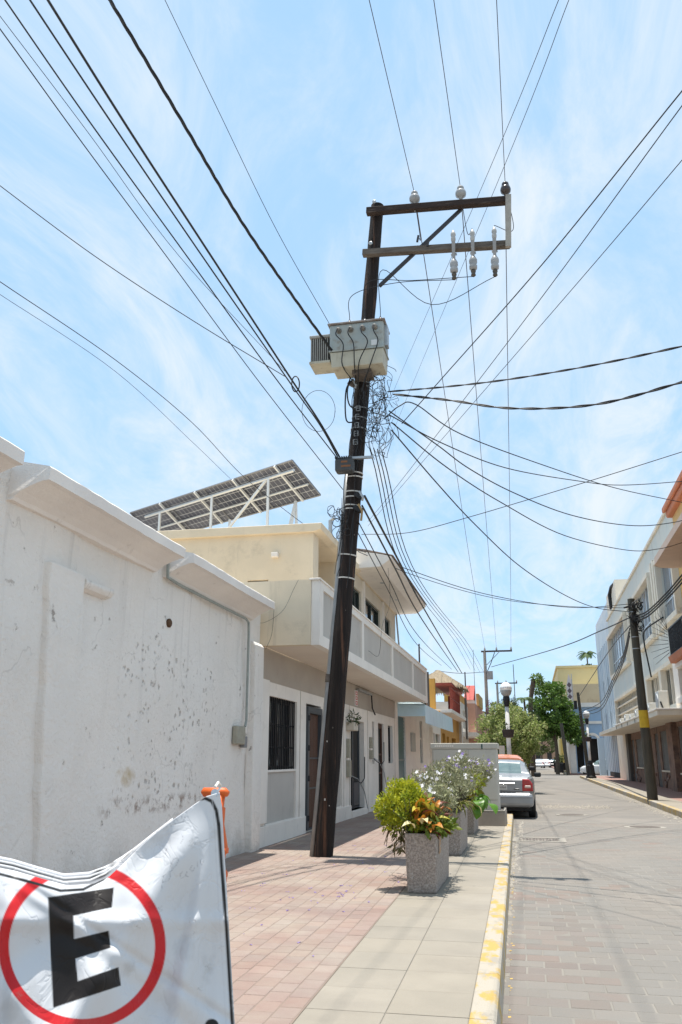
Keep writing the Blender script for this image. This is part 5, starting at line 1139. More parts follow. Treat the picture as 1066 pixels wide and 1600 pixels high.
for k in range(34):
    o_ = bpy.data.objects.new('leaf', bld); COL.objects.link(o_); o_.parent = o; o_.location = (g_.gauss(0, .09), g_.uniform(-.05, .12), .12+g_.uniform(-.02, .08)); o_.rotation_euler = (g_.uniform(-.7, .9), g_.uniform(-.4, .4), math.pi+g_.gauss(0, 1.2)); 
o = thing('brown_understorey', 'tangled brownish low plants behind the croton', 'plant', (-1.2, 9.9, .55))
leafcloud_part('foliage', o, [(-1.18, 9.95, .70, .22, .35, .14)], 700, .06, brownl, 41, aspect=.3)
# fallen petals
mb = MB()
for k in range(75):
    x, y = rnd.uniform(-3.3, -1.5), rnd.uniform(6.0, 14.5); r_ = rnd.uniform(.010, .02)
    if k > 55: x, y = -1.95+rnd.gauss(0, .18), 8.9+rnd.gauss(0, .4)
    for q in range(rnd.choice((1, 2, 3))):
        t = rnd.uniform(0, 6.28); x2, y2 = x+rnd.gauss(0, .012), y+rnd.gauss(0, .015); mb.add([(x2, y2, .004), (x2+r_*math.cos(t), y2+r_*math.sin(t), .009), (x2+r_*1.6*math.cos(t+.5), y2+r_*1.6*math.sin(t+.5), .005), (x2+r_*math.cos(t+1.1), y2+r_*math.sin(t+1.1), .012)], [(0, 1, 2, 3)])
tag(mb.build('fallen_petals', petp, fix=False), 'violet petals scattered over the red paving', 'petals', kind='stuff')

# ------------------------------------------------------------------ trees
bark = mat('bark', (.11, .085, .06), (.07, .055, .04), 9, .9, .4, 40)
def tree(lab, x, y, trunk_h, clumps, n, size, m, seed, r_=.12, name='street_tree', aspect=.5, **k):
    o = thing(name, lab, 'tree', (x, y, 0)); mb = MB(); mb.tube([(x, y, -.1), (x+.05, y, trunk_h*.5), (x, y, trunk_h)], [r_, r_*.85, r_*.7], 8)
    rr_ = random.Random(seed)
    for c in clumps[:14]:
        t = Vector(c[:3]); b = Vector((x, y, trunk_h*rr_.uniform(.7, 1))); mb.tube([b, b.lerp(t, .5)+Vector((0, 0, .1)), t], [r_*.5, r_*.3, r_*.12], 5)
    mb.build('trunk', bark, o); leafcloud_part('crown', o, clumps, n, size, m, seed, aspect=aspect, **k); return o
def clump_set(seed, c, rad, n, cr, zmin=-1, shell=.55):
    g2 = random.Random(seed); out = []
    while len(out) < n:
        d = Vector((g2.gauss(0, 1), g2.gauss(0, 1), g2.gauss(0, 1))).normalized(); s_ = shell+(1-shell)*g2.random()
        if d.z < zmin: continue
        s2 = cr*g2.uniform(.65, 1.3); out.append((c[0]+d.x*rad[0]*s_, c[1]+d.y*rad[1]*s_, c[2]+d.z*rad[2]*s_, s2, s2, s2*.75))
    return out
varieg = mat('variegated_leaf', (.33, .38, .13), (.17, .24, .055), 5, .6, trans=.45, dirt=((.55, .52, .28), 9, .53, .60))
deep = mat('deep_green_leaf', (.055, .115, .022), (.14, .23, .035), 2.6, .42, trans=.35, dirt=((.15, .07, .035), 1.4, .66, .74))
far_ = mat('far_foliage', (.09, .12, .03), (.05, .075, .02), 1.1, .7, trans=.3); dkf = mat('dark_needle', (.045, .07, .02), (.03, .05, .015), 2, .7, trans=.25)
tree('bushy light green tree with pale mottled leaves behind the lamp post', -.95, 40, 1.4, clump_set(2, (-.95, 40, 2.35), (1.4, 1.5, 1.22), 70, .36), 15000, .11, varieg, 2, zmin=-1) if 0 else tree('bushy light green tree with pale mottled leaves behind the lamp post', -.95, 40, 1.4, clump_set(2, (-.95, 40, 2.45), (1.45, 1.5, 1.30), 84, .34), 14000, .125, varieg, 2, aspect=.62)
tree('dark feathery tree rising behind the light green tree', -1.2, 62, 3.2, clump_set(3, (-1.0, 62, 4.2), (1.5, 1.5, 1.3), 40, .42), 6500, .17, dkf, 3, aspect=.2)
tree('tall deep green broad-leaved tree on the far right corner', 2.3, 87, 3.8, clump_set(4, (2.05, 87, 6.0), (1.9, 2.0, 2.7), 60, .62)+clump_set(5, (3.7, 87, 4.0), (1.1, 1.2, 1.5), 22, .5)+clump_set(9, (1.2, 87, 4.6), (1.1, 1.2, 1.6), 22, .5), 15000, .27, deep, 4, r_=.2, aspect=.62)
for i, (x, y, z, rx_, rz_, lab) in enumerate(((-.5, 130, 4, 3.0, 2.6, 'olive green tree far down the street on the left'), (5.6, 135, 3.6, 2.2, 2.0, 'low green tree far down the street on the right'), (2.2, 215, 7, 6, 4.5, 'hazy green tree closing the end of the street'), (-2.6, 96, 4.4, 2.2, 2.6, 'rounded green tree behind the dark feathery tree'))):
    tree(lab, x, y, z*.6, clump_set(20+i, (x, y, z), (rx_, rx_, rz_), 30, .8), 3200, .42, far_, 30+i, r_=.2)
def palm(lab, x, y, z0, z1, n, L_, seed, m, r_=.12):
    o = thing('palm_tree', lab, 'palm', (x, y, z0)); MB().tube([(x, y, z0), (x+.1, y, (z0+z1)/2), (x, y, z1)], [r_*1.1, r_*.9, r_*.8], 8).build('trunk', bark, o); g2 = random.Random(seed); V_ = MB()
    for k in range(n):
        a = k/n*6.28+g2.uniform(-.2, .2); up_ = g2.uniform(-.1, .9); pr_ = Vector((x, y, z1))
        d = Vector((math.cos(a), math.sin(a), up_)).normalized()
        for t in range(7):
            nx = pr_+d*L_/7; d = (d+Vector((0, 0, -.24))).normalized(); sd_ = d.cross(Vector((0, 0, 1))).normalized(); w_ = L_*.20*math.sin(math.pi*(t+1.2)/8.6)
            for s_ in (-1, 1):
                for q in range(2):
                    b = pr_.lerp(nx, q*.5); V_.add([b, b+d*L_*.05, b+sd_*s_*w_+d*L_*.08-Vector((0, 0, w_*.45)), b+sd_*s_*w_*.7-Vector((0, 0, w_*.3))], [(0, 1, 2, 3)])
            pr_ = nx
    V_.build('fronds', m, o, fix=False)
pmm = mat('palm_green', (.07, .12, .03), (.05, .09, .02), 2, .6, trans=.25)
palm('slim palm rising above the yellow block', 8.6, 128, 0, 16.0, 15, 1.7, 5, pmm, .12)
palm('small spiky palm between the lamp and the feathery tree', -.3, 58, 0, 5.1, 13, .75, 6, pmm, .08)
o = thing('pollarded_tree', 'thick pollarded trunk with a tuft of leaves above the trees', 'tree', (.05, 70, 0))
pa = P(829, 1095, Y=70); pb = P(834, 1062, Y=70); MB().tube([(pa.x-.1, 70, 0), (pa.x, 70, pa.z), pb], [.2, .17, .2], 9).build('trunk', bark, o)
leafcloud_part('crown', o, [(pb.x+.25, 70, pb.z+.15, .42, .4, .28), (pb.x+.5, 70, pb.z-.15, .25, .3, .3)], 420, .2, mat('fresh_leaf', (.17, .25, .05), (.11, .18, .03), 3, .6, trans=.35), 51)
o = thing('roof_shrub', 'small dark shrub growing on top of the yellow block', 'shrub', (7.6, 112, 11.8)); leafcloud_part('foliage', o, [(7.6, 112, 12.2, 1.1, .8, .5)], 300, .3, dkf, 52)
o = thing('bougainvillea', 'pink flowering climber beside the far concrete pole', 'plant', (-3.0, 63, 3)); leafcloud_part('foliage', o, [(-2.75, 63, 4.6, .3, .5, .8), (-2.7, 63, 3.6, .3, .5, .8)], 420, .14, mat('magenta_bract', (.35, .08, .22), (.06, .08, .03), 6, .7, trans=.25), 53)
for i, (px, Y, lab) in enumerate(((872, 92, 'left dark planting tub on the far right kerb'), (880, 90, 'right dark planting tub on the far right kerb'))):
    p = P(px, 1195, Y=Y); o = thing('dark_tub', lab, 'tub', (p.x, Y, 0)); MB().lathe((p.x, Y, 0), [(.4, 0), (.45, .9), (.36, .95)], 10).build('tub', black, o); leafcloud_part('plant', o, [(p.x, Y, 1.3, .35, .35, .4)], 160, .2, far_, 60+i)
# ------------------------------------------------------------------ overhead wires
wblack = mat('cable_black', (.014, .014, .015), rough=.55); wgrey = mat('bare_wire', (.055, .045, .045), rough=.5, metal=.3)
def spline(pts, n=10):
    pts = [Vector(p) for p in pts]
    if len(pts) == 2: return [pts[0].lerp(pts[1], k/n) for k in range(n+1)]
    out = []; q = [2*pts[0]-pts[1]]+pts+[2*pts[-1]-pts[-2]]
    for i in range(1, len(q)-2):
        for k in range(n):
            t = k/n; a, b, c, d = q[i-1:i+3]
            out.append(.5*((2*b)+(c-a)*t+(2*a-5*b+4*c-d)*t*t+(3*b-a-3*c+d)*t**3))
    return out+[pts[-1]]
def wire(lab, pts, r, m=None, twist=0, name='overhead_wire', cat='wire', sag=0):
    """pts: (photo x, photo y, distance along the street) or Vectors"""
    w_ = [p if isinstance(p, Vector) else P(p[0], p[1], Y=p[2]) for p in pts]
    def outside(v):   # the run leaves the picture here: carry it on to its next support
        q = v-CAM; dz = q.dot(_F)
        if dz < .1: return True
        x_, y_ = 533+FPX*q.dot(_R)/dz, 800-FPX*q.dot(_U)/dz; return not (-5 < x_ < 1071 and -5 < y_ < 1605)
    s_ = spline(w_, 12 if len(w_) < 4 else 8)
    for e in (0, -1):
        if outside(w_[e]):
            p_ = s_[e]; d_ = (p_-s_[1 if e == 0 else -2]).normalized(); more = []
            for k in range(10):
                d_.z += (max(-.03, min(d_.z, .10))-d_.z)*.15; p_ = p_+d_*1.4; more.append(p_)
            s_ = more[::-1]+s_ if e == 0 else s_+more
    if sag:
        n = len(s_)-1; s_ = [p-Vector((0, 0, sag*4*(k/n)*(1-k/n))) for k, p in enumerate(s_)]
    if twist:
        L_ = [0]
        for a, b in zip(s_[:-1], s_[1:]): L_.append(L_[-1]+(b-a).length)
        tot = L_[-1]; n = int(tot/.06); mb = MB(); ss = []
        for k in range(n+1):
            t = tot*k/n; i = max(0, min(len(s_)-2, int(np.searchsorted(L_, t))-1)); ss.append(s_[i].lerp(s_[i+1], (t-L_[i])/max(1e-6, L_[i+1]-L_[i])))
        o = None
        root = thing(name, lab, cat, w_[0])
        for ph in range(twist):
            path = []
            for k, p in enumerate(ss):
                a = k*.06/.75*6.28+ph*6.28/twist; path.append(p+Vector((math.cos(a)*.6, math.sin(a)*.3, math.sin(a)))*r*.75)
            MB().tube(path, r*.62, 5).build('strand', m or wblack, root)
        return root
    return tag(MB().tube(s_, r, 5).build(name, m or wblack, None, fix=False), lab, cat)
far1 = [Vector((-3.3+2.3*t, 64.95, 9.4)) for t in (.12, .5, .97)]
nearZ = 10.6
for k, (top, nm) in enumerate((((577, 0), 'left'), ((678, 0), 'middle'), ((776, 0), 'right'))):
    a = P(*top, Z=INS[k].z+.25); ext = a+(a-INS[k])*1.2
    wire('bare high wire from the %s insulator running back over the street' % nm, [ext, a, INS[k]], .0055, wgrey)
    wire('bare high wire from the %s insulator to the far concrete pole' % nm, [INS[k], INS[k].lerp(far1[k], .5)-Vector((0, 0, .55)), far1[k]], .008, wgrey)
    wire(('short jumper below the %s insulator' % nm), [INS[k]-Vector((0, 0, .12)), INS[k]+Vector((.08, -.05, -.9)), CUT[k][0] if k else P(655, 372, Y=12.0)], .006, wgrey)
for k in range(3):
    tx = Vector((TL+.28+.25*k, D0+.2, tz1+.12)); b = CUT[k][1]
    wire('thin looping lead from transformer to the %s fuse cutout' % ('inner', 'middle', 'outer')[k], [tx, tx+Vector((.05, 0, .45+.2*k)), tx.lerp(b, .45)+Vector((0, 0, .35 if k < 2 else -.1)), b], .006, wblack)
wire('thin wire slanting from upper centre past the insulators, left of a pair', [P(915, -100, Z=9.5), (873, 0, 9.2), (767, 260, 14), (616, 609, 30), (585, 690, 40)], .0055)
wire('thin wire slanting from upper centre past the insulators, right of a pair', [P(930, -100, Z=9.5), (889, 0, 9.4), (788, 260, 14), (642, 607, 30), (590, 735, 42)], .0055)
wire('taut cable from top right edge down to the tangle on the pole', [(1100, 108, 7.0), (1066, 142, 7.3), (850, 410, 9.5), (690, 592, 11.6), (628, 662, 12.3)], .0075)
wire('thin taut wire from right edge passing behind the pole, upper of two', [(1100, 128, 8), (1066, 165, 8.3), (820, 500, 13), (620, 760, 22), (575, 815, 27)], .0065)
wire('thin taut wire from right edge passing behind the pole, lower of two', [(1100, 212, 9), (1066, 250, 9.3), (900, 445, 12), (660, 722, 21), (575, 822, 28)], .006)
wire('twisted black drop cable curving up to the right edge, highest', [(606, 612, 12.2), (700, 604, 11.6), (800, 592, 11), (930, 570, 10.2), (1066, 541, 9.4), (1150, 520, 9)], .013, twist=2)
wire('thick twisted black cable sagging to the right edge', [(615, 616, 12.2), (700, 625, 11.8), (800, 638, 11.4), (930, 632, 10.8), (1066, 597, 10), (1150, 572, 9.6)], .017, twist=2)
wire('black cable bowing down to the right edge above the orange house', [(600, 655, 12.2), (625, 634, 12.3), (650, 632, 12.6), (720, 678, 14), (850, 727, 17), (960, 762, 20), (1066, 785, 23), (1120, 797, 24)], .010)
wire('black cable sagging level to the right edge', [(608, 648, 12.2), (690, 692, 13.5), (790, 731, 15.5), (900, 751, 18), (970, 758, 19.5), (1066, 752, 21.5), (1120, 745, 22.5)], .010)
wire('black cable sagging across the faded block roofline', [(608, 642, 12.2), (683, 695, 13.6), (733, 732, 14.6), (803, 770, 16), (893, 805, 18), (983, 821, 20), (1048, 817, 21.5), (1120, 800, 23)], .011)
wire('lowest sagging black cable meeting the upper rounded balcony', [(612, 660, 12.2), (698, 730, 14), (783, 785, 16.5), (883, 837, 20), (983, 860, 24), (1033, 857, 26.5), (1066, 848, 28)], .011)
wire('black cable descending from the tangle to the yellow-banded pole', [(612, 672, 12.2), (683, 755, 14.5), (743, 820, 17), (813, 885, 20.5), (883, 930, 24.5), (933, 950, 28), (984, 956, 30.9)], .012)
wire('thin wire rising from behind the pole to the right edge', [(565, 835, 22), (640, 832, 22), (733, 808, 21.5), (910, 755, 20.5), (1066, 706, 19.5), (1130, 685, 19)], .010)
wire('thin cable from the house eave to the yellow-banded pole, upper', [(560, 858, 20), (633, 888, 22), (758, 928, 25), (890, 949, 28.5), (984, 944, 30.9)], .011)
wire('thin cable from the house eave to the yellow-banded pole, lower', [(560, 862, 20), (650, 900, 22), (770, 934, 25), (880, 947, 28), (984, 950, 30.9)], .009)
wire('black cable from the yellow-banded pole to the far concrete pole', [(984, 965, 30.9), (940, 985, 34), (870, 1013, 43), (768, 1042, 64.8)], .022)
wire('thin wire from the far concrete pole dropping to the left roofs', [(757, 1050, 64.8), (720, 1052, 58), (680, 1048, 50)], .018)
wire('thin cable from the yellow-banded pole to the thin dark pole, upper', [(984, 978, 30.9), (950, 1020, 42), (905, 1088, 65.9)], .02)
for k, (dx, dy, lab) in enumerate(((0, 0, 'upper of the cables hanging from the banded pole along the faded block'), (3, 6, 'middle of the cables hanging from the banded pole along the faded block'), (6, 12, 'lowest cable hanging from the banded pole along the faded block'))):
    wire(lab, [(984, 982+dy, 30.9), (975, 1020+dy, 34), (958, 1060+dy, 42), (938, 1098+dy, 55), (905, 1112+dy*.5, 65.8)], .022)
    wire(('upper', 'middle', 'lower')[k]+' strand of the heavy cables from banded pole to orange house', [(986, 964+dy*.6, 30.9), (1010, 956+dy*.7, 30), (1040, 928+dy*.8, 28.5), (1066, 898+dy, 27), (1110, 845+dy, 25)], .026)
wire('black cable drooping down the faded block wall behind banded pole', [Vector((5.9, 38.5, 7.2)), (1008, 985, 38), (1007, 1005, 38.2), (1012, 1030, 38.4), (1018, 1058, 38.6)], .035)
# left side, coming from behind the camera
wire('heavy twisted service cable from upper left to the transformer', [P(120, -90, Z=7.4), (172, 0, 6.4), (285, 190, 7.8), (380, 350, 9.4), (470, 480, 10.9), (540, 577, 12.0)], .020, twist=3)
wire('thick black cable from upper left to splice box, uppermost of three', [P(30, -75, Z=6.4), (75, 0, 5.6), (200, 200, 7.0), (330, 400, 8.9), (455, 592, 11.0), (500, 660, 11.6), (532, 716, 12.0)], .0145)
wire('thick black cable from upper left to splice box, middle of three', [P(0, -72, Z=6.4), (47, 0, 5.6), (180, 200, 7.0), (316, 400, 8.9), (452, 596, 11.0), (500, 664, 11.6), (530, 718, 12.0)], .0105)
wire('thick black cable from upper left to splice box, lowest of three', [P(-40, -70, Z=6.4), (8, 0, 5.6), (140, 190, 6.9), (292, 400, 9.0), (430, 590, 11.0), (527, 716, 12.0)], .009)
wire('faint thin wire running beside the thick upper left cables', [P(-60, -50, Z=6.3), (0, 25, 5.5), (140, 210, 7.0), (280, 400, 9.0), (445, 580, 11.6)], .0038)
wire('lower thin black wire from left edge to the pole below splice box', [P(-50, -20, Z=6.2), (0, 45, 5.5), (130, 225, 7.0), (260, 400, 8.9), (400, 590, 11), (536, 765, 12.1)], .0065)
wire('thin cable from left edge sagging up to the thick cables', [(-70, 235, 8), (0, 290, 8.3), (148, 400, 9.2), (300, 500, 10.2), (445, 588, 11.2)], .0065)
wire('thin wire from left edge down to the solar array roof', [(-70, 390, 9), (0, 440, 9.6), (180, 562, 12), (300, 660, 14.5), (378, 742, 17.2), (460, 808, 17.4), (520, 850, 17.6)], .007)
wire('faint thin wire below it reaching the cream house', [(-60, 420, 10), (0, 460, 10.5), (180, 580, 13), (300, 690, 16), (360, 748, 18)], .0045)
wire('thin taut wire from top left to the transformer lid', [P(225, -70, Z=9.4), (258, 0, 8.7), (340, 170, 9.8), (430, 355, 11), (520, 515, 11.9)], .0052)
# low-voltage run along the left side to the far pole
for k, (x0, y0, x1, y1, lab) in enumerate(((578, 700, 735, 1046, 'first of the parallel wires running down street left of the rest'), (584, 700, 743, 1048, 'second of the parallel wires running down street'), (590, 702, 750, 1050, 'third of the parallel wires running down street'), (597, 706, 757, 1052, 'fourth and rightmost of the parallel wires running down street'))):
    wire(lab, [(x0, y0, 12.3), ((x0+x1)/2-22, (y0+y1)/2+26, 20), (x1-25, y1-45, 42), (x1, y1, 64.8)], .009)
for k, (x0, y0, x1, y1, r_, lab) in enumerate(((570, 775, 722, 1052, .020, 'heavy black bundle sloping from pole down past the eave'), (566, 790, 716, 1050, .016, 'second black bundle sloping from pole past the eave'), (560, 815, 706, 1046, .009, 'thin cable sloping from pole above the balcony rail'), (556, 826, 690, 1040, .008, 'lowest thin cable sloping from pole above the balcony rail'))):
    wire(lab, [(x0, y0, 12.2), (x0+50, y0+95, 15.5), (x0+95, y0+180, 23), (x1, y1, 46)], r_)
wire('thin wire hanging from the cream house eave to the balcony panel', [Vector((-3.25, 20.5, 5.9)), Vector((-3.2, 20.4, 5.0)), Vector((-3.15, 18.9, 4.2)), Vector((-3.17, 18.5, 3.5)), Vector((-3.18, 17.3, 3.45))], .004)
wire('thin wire sagging across the beige terrace end wall', [Vector((-4.3, 13.05, 3.45)), Vector((-4.1, 13.04, 3.42)), Vector((-3.8, 13.04, 3.6)), Vector((-3.62, 13.04, 3.95)), Vector((-3.55, 13.06, 4.1))], .0025)
wire('thin wire from the wall cap end down to its far corner', [Vector((-3.80, 12.56, 3.55)), Vector((-3.9, 12.8, 3.2)), Vector((-4.05, 12.98, 2.98))], .003)
# transformer leads down to the pole
for k in range(4):
    x = TL+.15+k*(TR-TL-.28)/3; s0 = Vector((x, D0-.09, tz1-.16)); e = pole_at(602+6*k)+Vector((-.12+.05*k, -.18, 0))
    wire('black lead from transformer bushing %s' % ('farthest left', 'second from left', 'third from left', 'farthest right')[k], [s0, s0+Vector((-.02 if k < 2 else .0, -.03, -.12)), Vector((x+(.08 if k % 2 == 0 else .05), D0-.05, tz0+hz*.45)), Vector((x+(.06 if k < 2 else -.06), D0-.03, tz0+.02)), e], .009)
wire('black cable loop hanging left of the pole below the transformer', [pole_at(598)+Vector((-.12, -.18, 0)), (541, 610, 12.0), (541, 655, 12.0), (553, 660, 12.1)], .012)
wire('second black loop hanging left of the pole below the transformer', [pole_at(592)+Vector((-.16, -.18, 0)), (543, 612, 11.95), (546, 632, 12.0), (556, 640, 12.1)], .012)
def loop(lab, cx, cy, rx_, ry_, Y, r_): wire(lab, [(cx+rx_*math.cos(t), cy+ry_*math.sin(t), Y+.1*math.sin(t*2)) for t in np.linspace(0, 6.6, 14)], r_, name='cable_loop', cat='cable')
loop('large thin cable loop hanging on the thick cables left of pole', 498, 642, 26, 32, 11.5, .004); loop('small thin cable loop at the thick cable joint', 462, 600, 6, 12, 11.1, .010)
# the tangle of coiled drop cables beside the pole
tg = thing('cable_tangle', 'messy tangle of coiled drop cables on the right of the pole', 'cables', pole_at(650)); g_ = random.Random(12); mb = MB(); mg = MB()
for k in range(60):
    cx, cy = g_.gauss(589, 7), g_.uniform(598, 692); r1, r2 = abs(g_.gauss(11, 7))+3, abs(g_.gauss(16, 10))+4; t0 = g_.uniform(0, 6); n = g_.uniform(1.2, 5.5); yy = g_.uniform(11.95, 12.5); dx, dy = g_.gauss(0, 6), g_.gauss(0, 10)
    pth = spline([P(cx+r1*math.cos(t)+g_.gauss(0, 2.6)+dx*q, cy+r2*math.sin(t)+g_.gauss(0, 3.4)+dy*q, Y=yy+.15*math.cos(t)) for q, t in zip(np.linspace(0, 1, 8), np.linspace(t0, t0+n, 8))], 4); (mb if k % 9 else mg).tube(pth, g_.uniform(.0033, .006), 4)
for k in range(26):   # strands stapled down the pole
    y0 = g_.uniform(600, 820); y1 = y0+g_.uniform(30, 120); ox = g_.uniform(-.13, .13)
    mb.tube(spline([pole_at(y0+(y1-y0)*t)+Vector((ox+g_.gauss(0, .02), -.15-.04*g_.random(), 0)) for t in (0, .33, .66, 1)], 4), g_.uniform(.003, .006), 4)
mb.build('black_cables', wblack, tg, fix=False); mg.build('grey_cables', galv, tg, fix=False)
tg2 = thing('cable_tangle', 'small knot of loose wires left of the pole at roof height', 'cables', pole_at(815)); mb = MB()
for k in range(14):
    cx, cy = g_.gauss(530, 7), g_.uniform(795, 840); pth = spline([P(cx+g_.uniform(3, 9)*math.cos(t), cy+g_.uniform(4, 11)*math.sin(t), Y=12.0+.1*math.cos(t)) for t in np.linspace(g_.uniform(0, 6), g_.uniform(7, 12), 8)], 4); mb.tube(pth, .0045, 4)
mb.build('thin_wires', wblack, tg2, fix=False)
tg3 = thing('cable_tangle', 'knot of clamps and wires on the banded right pole', 'cables', P(990, 960, Y=30.8)); mb = MB()
for k in range(26):
    cx, cy = g_.gauss(994, 6), g_.uniform(942, 985); pth = spline([P(cx+g_.uniform(2, 7)*math.cos(t), cy+g_.uniform(2, 9)*math.sin(t), Y=30.75+.15*math.cos(t)) for t in np.linspace(g_.uniform(0, 6), g_.uniform(7, 11), 7)], 4); mb.tube(pth, .014, 4)
mb.build('wires', wblack, tg3, fix=False)
for k, (y, lab) in enumerate(((605, 'rusty pole clamp just below the transformer'), (780, 'dark dead-end clamp on the right of the pole'), (800, 'black cable hanger with tan sleeve on the pole'))):
    c = pole_at(y)+Vector((-.14 if k == 0 else .12, -.14, 0)); o = thing('clamp', lab, 'clamp', c); MB().beam(c+Vector((-.06, 0, .04)), c+Vector((.07, 0, -.04)), .07, .08).build('body', MATS['rusty_iron'] if k == 0 else black, o, .015)
    MB().tube([c+Vector((.02, -.05, .06)), c+Vector((.08, -.06, -.05)), c+Vector((.06, -.04, -.2 if k == 2 else -.09))], .02, 6).build('sleeve', mat('tan_sleeve', (.30, .20, .09), rough=.8) if k == 2 else galv, o)

# ------------------------------------------------------------------ E banner on orange posts in the foreground
org = mat('orange_plastic', (.72, .13, .02), (.62, .11, .02), 5, .45, .05, 40)
def ipx(xs, pts): return np.interp(xs, [p[0] for p in pts], [p[1] for p in pts])
TOP = [(-220, 1322), (-160, 1332), (-60, 1345), (0, 1357), (20, 1361), (60, 1373), (100, 1384), (140, 1381), (165, 1369), (190, 1346), (210, 1326), (240, 1301), (270, 1278), (300, 1257), (322, 1244), (343, 1238)]
RGT = [(1237, 343), (1260, 347), (1350, 352), (1450, 358), (1600, 367), (1800, 378)]
def bdepth(x): return 2.36+.00195*(x)
def seg_d(px, py, a, b):
    ax, ay, bx_, by = *a, *b; dx, dy = bx_-ax, by-ay; t = np.clip(((px-ax)*dx+(py-ay)*dy)/(dx*dx+dy*dy), 0, 1); return np.hypot(px-ax-t*dx, py-ay-t*dy)
def poly_d(px, py, pts, closed=True):
    d = np.full(px.shape, 1e9); ins = np.zeros(px.shape, bool); n = len(pts)
    for i in range(n if closed else n-1):
        a, b = pts[i], pts[(i+1) % n]; d = np.minimum(d, seg_d(px, py, a, b))
        if closed: c = ((a[1] > py) != (b[1] > py)) & (px < (b[0]-a[0])*(py-a[1])/(b[1]-a[1]+1e-9)+a[0]); ins ^= c
    return np.where(ins, -d, d) if closed else d
def cloth(name, nu, nv, x0, top, y1, dfun, colfun, m, parent, right=None):
    u, v = np.meshgrid(np.linspace(0, 1, nu), np.linspace(0, 1, nv)); xr = top[-1][0]
    xx = x0+u*(xr-x0); t = ipx(xx, top); yy = t+(y1-t)*v
    if right: xx = x0+u*(ipx(yy, right)-x0)
    dep = dfun(xx, yy, v); V = []
    dx = (xx-533)/FPX; dy = (yy-800)/FPX
    ray = np.array(_F)[None, None, :]+np.array(_R)[None, None, :]*dx[..., None]-np.array(_U)[None, None, :]*dy[..., None]
    pos = np.array(CAM)[None, None, :]+ray*(dep/ray[..., 1])[..., None]
    i = (np.arange(nv-1)[:, None]*nu+np.arange(nu-1)[None, :]).ravel(); f = np.stack([i, i+nu, i+nu+1, i+1], 1)
    o = np_mesh(name, pos.reshape(-1, 3), f, m, parent); me = o.data
    col = colfun(xx, yy).reshape(-1, 3); ca = me.color_attributes.new('print', 'FLOAT_COLOR', 'POINT'); ca.data.foreach_set('color', np.concatenate([col, np.ones((len(col), 1))], 1).astype(np.float32).ravel())
    me.polygons.foreach_set('use_smooth', np.ones(len(me.polygons), bool))
    sm = o.modifiers.new('thickness', 'SOLIDIFY'); sm.thickness = .0012; sm.offset = 0
    return o
vm = bpy.data.materials.new('printed_vinyl'); vm.use_nodes = True; b_ = vm.node_tree.nodes['Principled BSDF']; at_ = vm.node_tree.nodes.new('ShaderNodeAttribute'); at_.attribute_name = 'print'
nz = vm.node_tree.nodes.new('ShaderNodeTexNoise'); nz.inputs['Scale'].default_value = 7; nz.inputs['Detail'].default_value = 8; geo = vm.node_tree.nodes.new('ShaderNodeNewGeometry'); vm.node_tree.links.new(geo.outputs['Position'], nz.inputs['Vector'])
mr = vm.node_tree.nodes.new('ShaderNodeMapRange'); mr.inputs[1].default_value = .58; mr.inputs[2].default_value = .75; mr.inputs[3].default_value = 0; mr.inputs[4].default_value = .45; vm.node_tree.links.new(nz.outputs[0], mr.inputs[0])
mxn = vm.node_tree.nodes.new('ShaderNodeMix'); mxn.data_type = 'RGBA'; mxn.blend_type = 'MULTIPLY'; vm.node_tree.links.new(mr.outputs[0], mxn.inputs[0]); vm.node_tree.links.new(at_.outputs[0], mxn.inputs[6]); mxn.inputs[7].default_value = (.45, .42, .39, 1); vm.node_tree.links.new(mxn.outputs[2], b_.inputs['Base Color'])
b_.inputs['Roughness'].default_value = .48
vn = vm.node_tree.nodes; vl = vm.node_tree.links
cz = vn.new('ShaderNodeTexNoise'); cz.inputs['Scale'].default_value = 9; cz.inputs['Detail'].default_value = 3; cz.inputs['Distortion'].default_value = .6; vl.new(geo.outputs['Position'], cz.inputs['Vector'])
c1 = vn.new('ShaderNodeMath'); c1.operation = 'SUBTRACT'; vl.new(cz.outputs[0], c1.inputs[0]); c1.inputs[1].default_value = .5
c2_ = vn.new('ShaderNodeMath'); c2_.operation = 'ABSOLUTE'; vl.new(c1.outputs[0], c2_.inputs[0]); c3 = vn.new('ShaderNodeMapRange'); c3.inputs[1].default_value = 0; c3.inputs[2].default_value = .05; vl.new(c2_.outputs[0], c3.inputs[0])
c4 = vn.new('ShaderNodeMath'); c4.operation = 'ADD'; vl.new(c3.outputs[0], c4.inputs[0]); vl.new(cz.outputs[0], c4.inputs[1])
cbm = vn.new('ShaderNodeBump'); cbm.inputs['Strength'].default_value = .22; cbm.inputs['Distance'].default_value = .006; vl.new(c4.outputs[0], cbm.inputs['Height']); vl.new(cbm.outputs[0], b_.inputs['Normal'])
b_.inputs['Specular IOR Level'].default_value = .22
EP = [(75, 1402), (178, 1387), (175, 1418), (115, 1431), (116, 1467), (170, 1454), (173, 1481), (118, 1498), (122, 1533), (185, 1511), (189, 1540), (83, 1575)]
BORD = [(363, 1600), (354, 1450), (346, 1350), (342, 1290), (338, 1266), (331, 1252), (320, 1247), (308, 1250), (288, 1262), (262, 1281), (236, 1304), (204, 1333), (188, 1350), (160, 1375), (130, 1390), (95, 1392), (50, 1379), (0, 1366), (-160, 1341)]
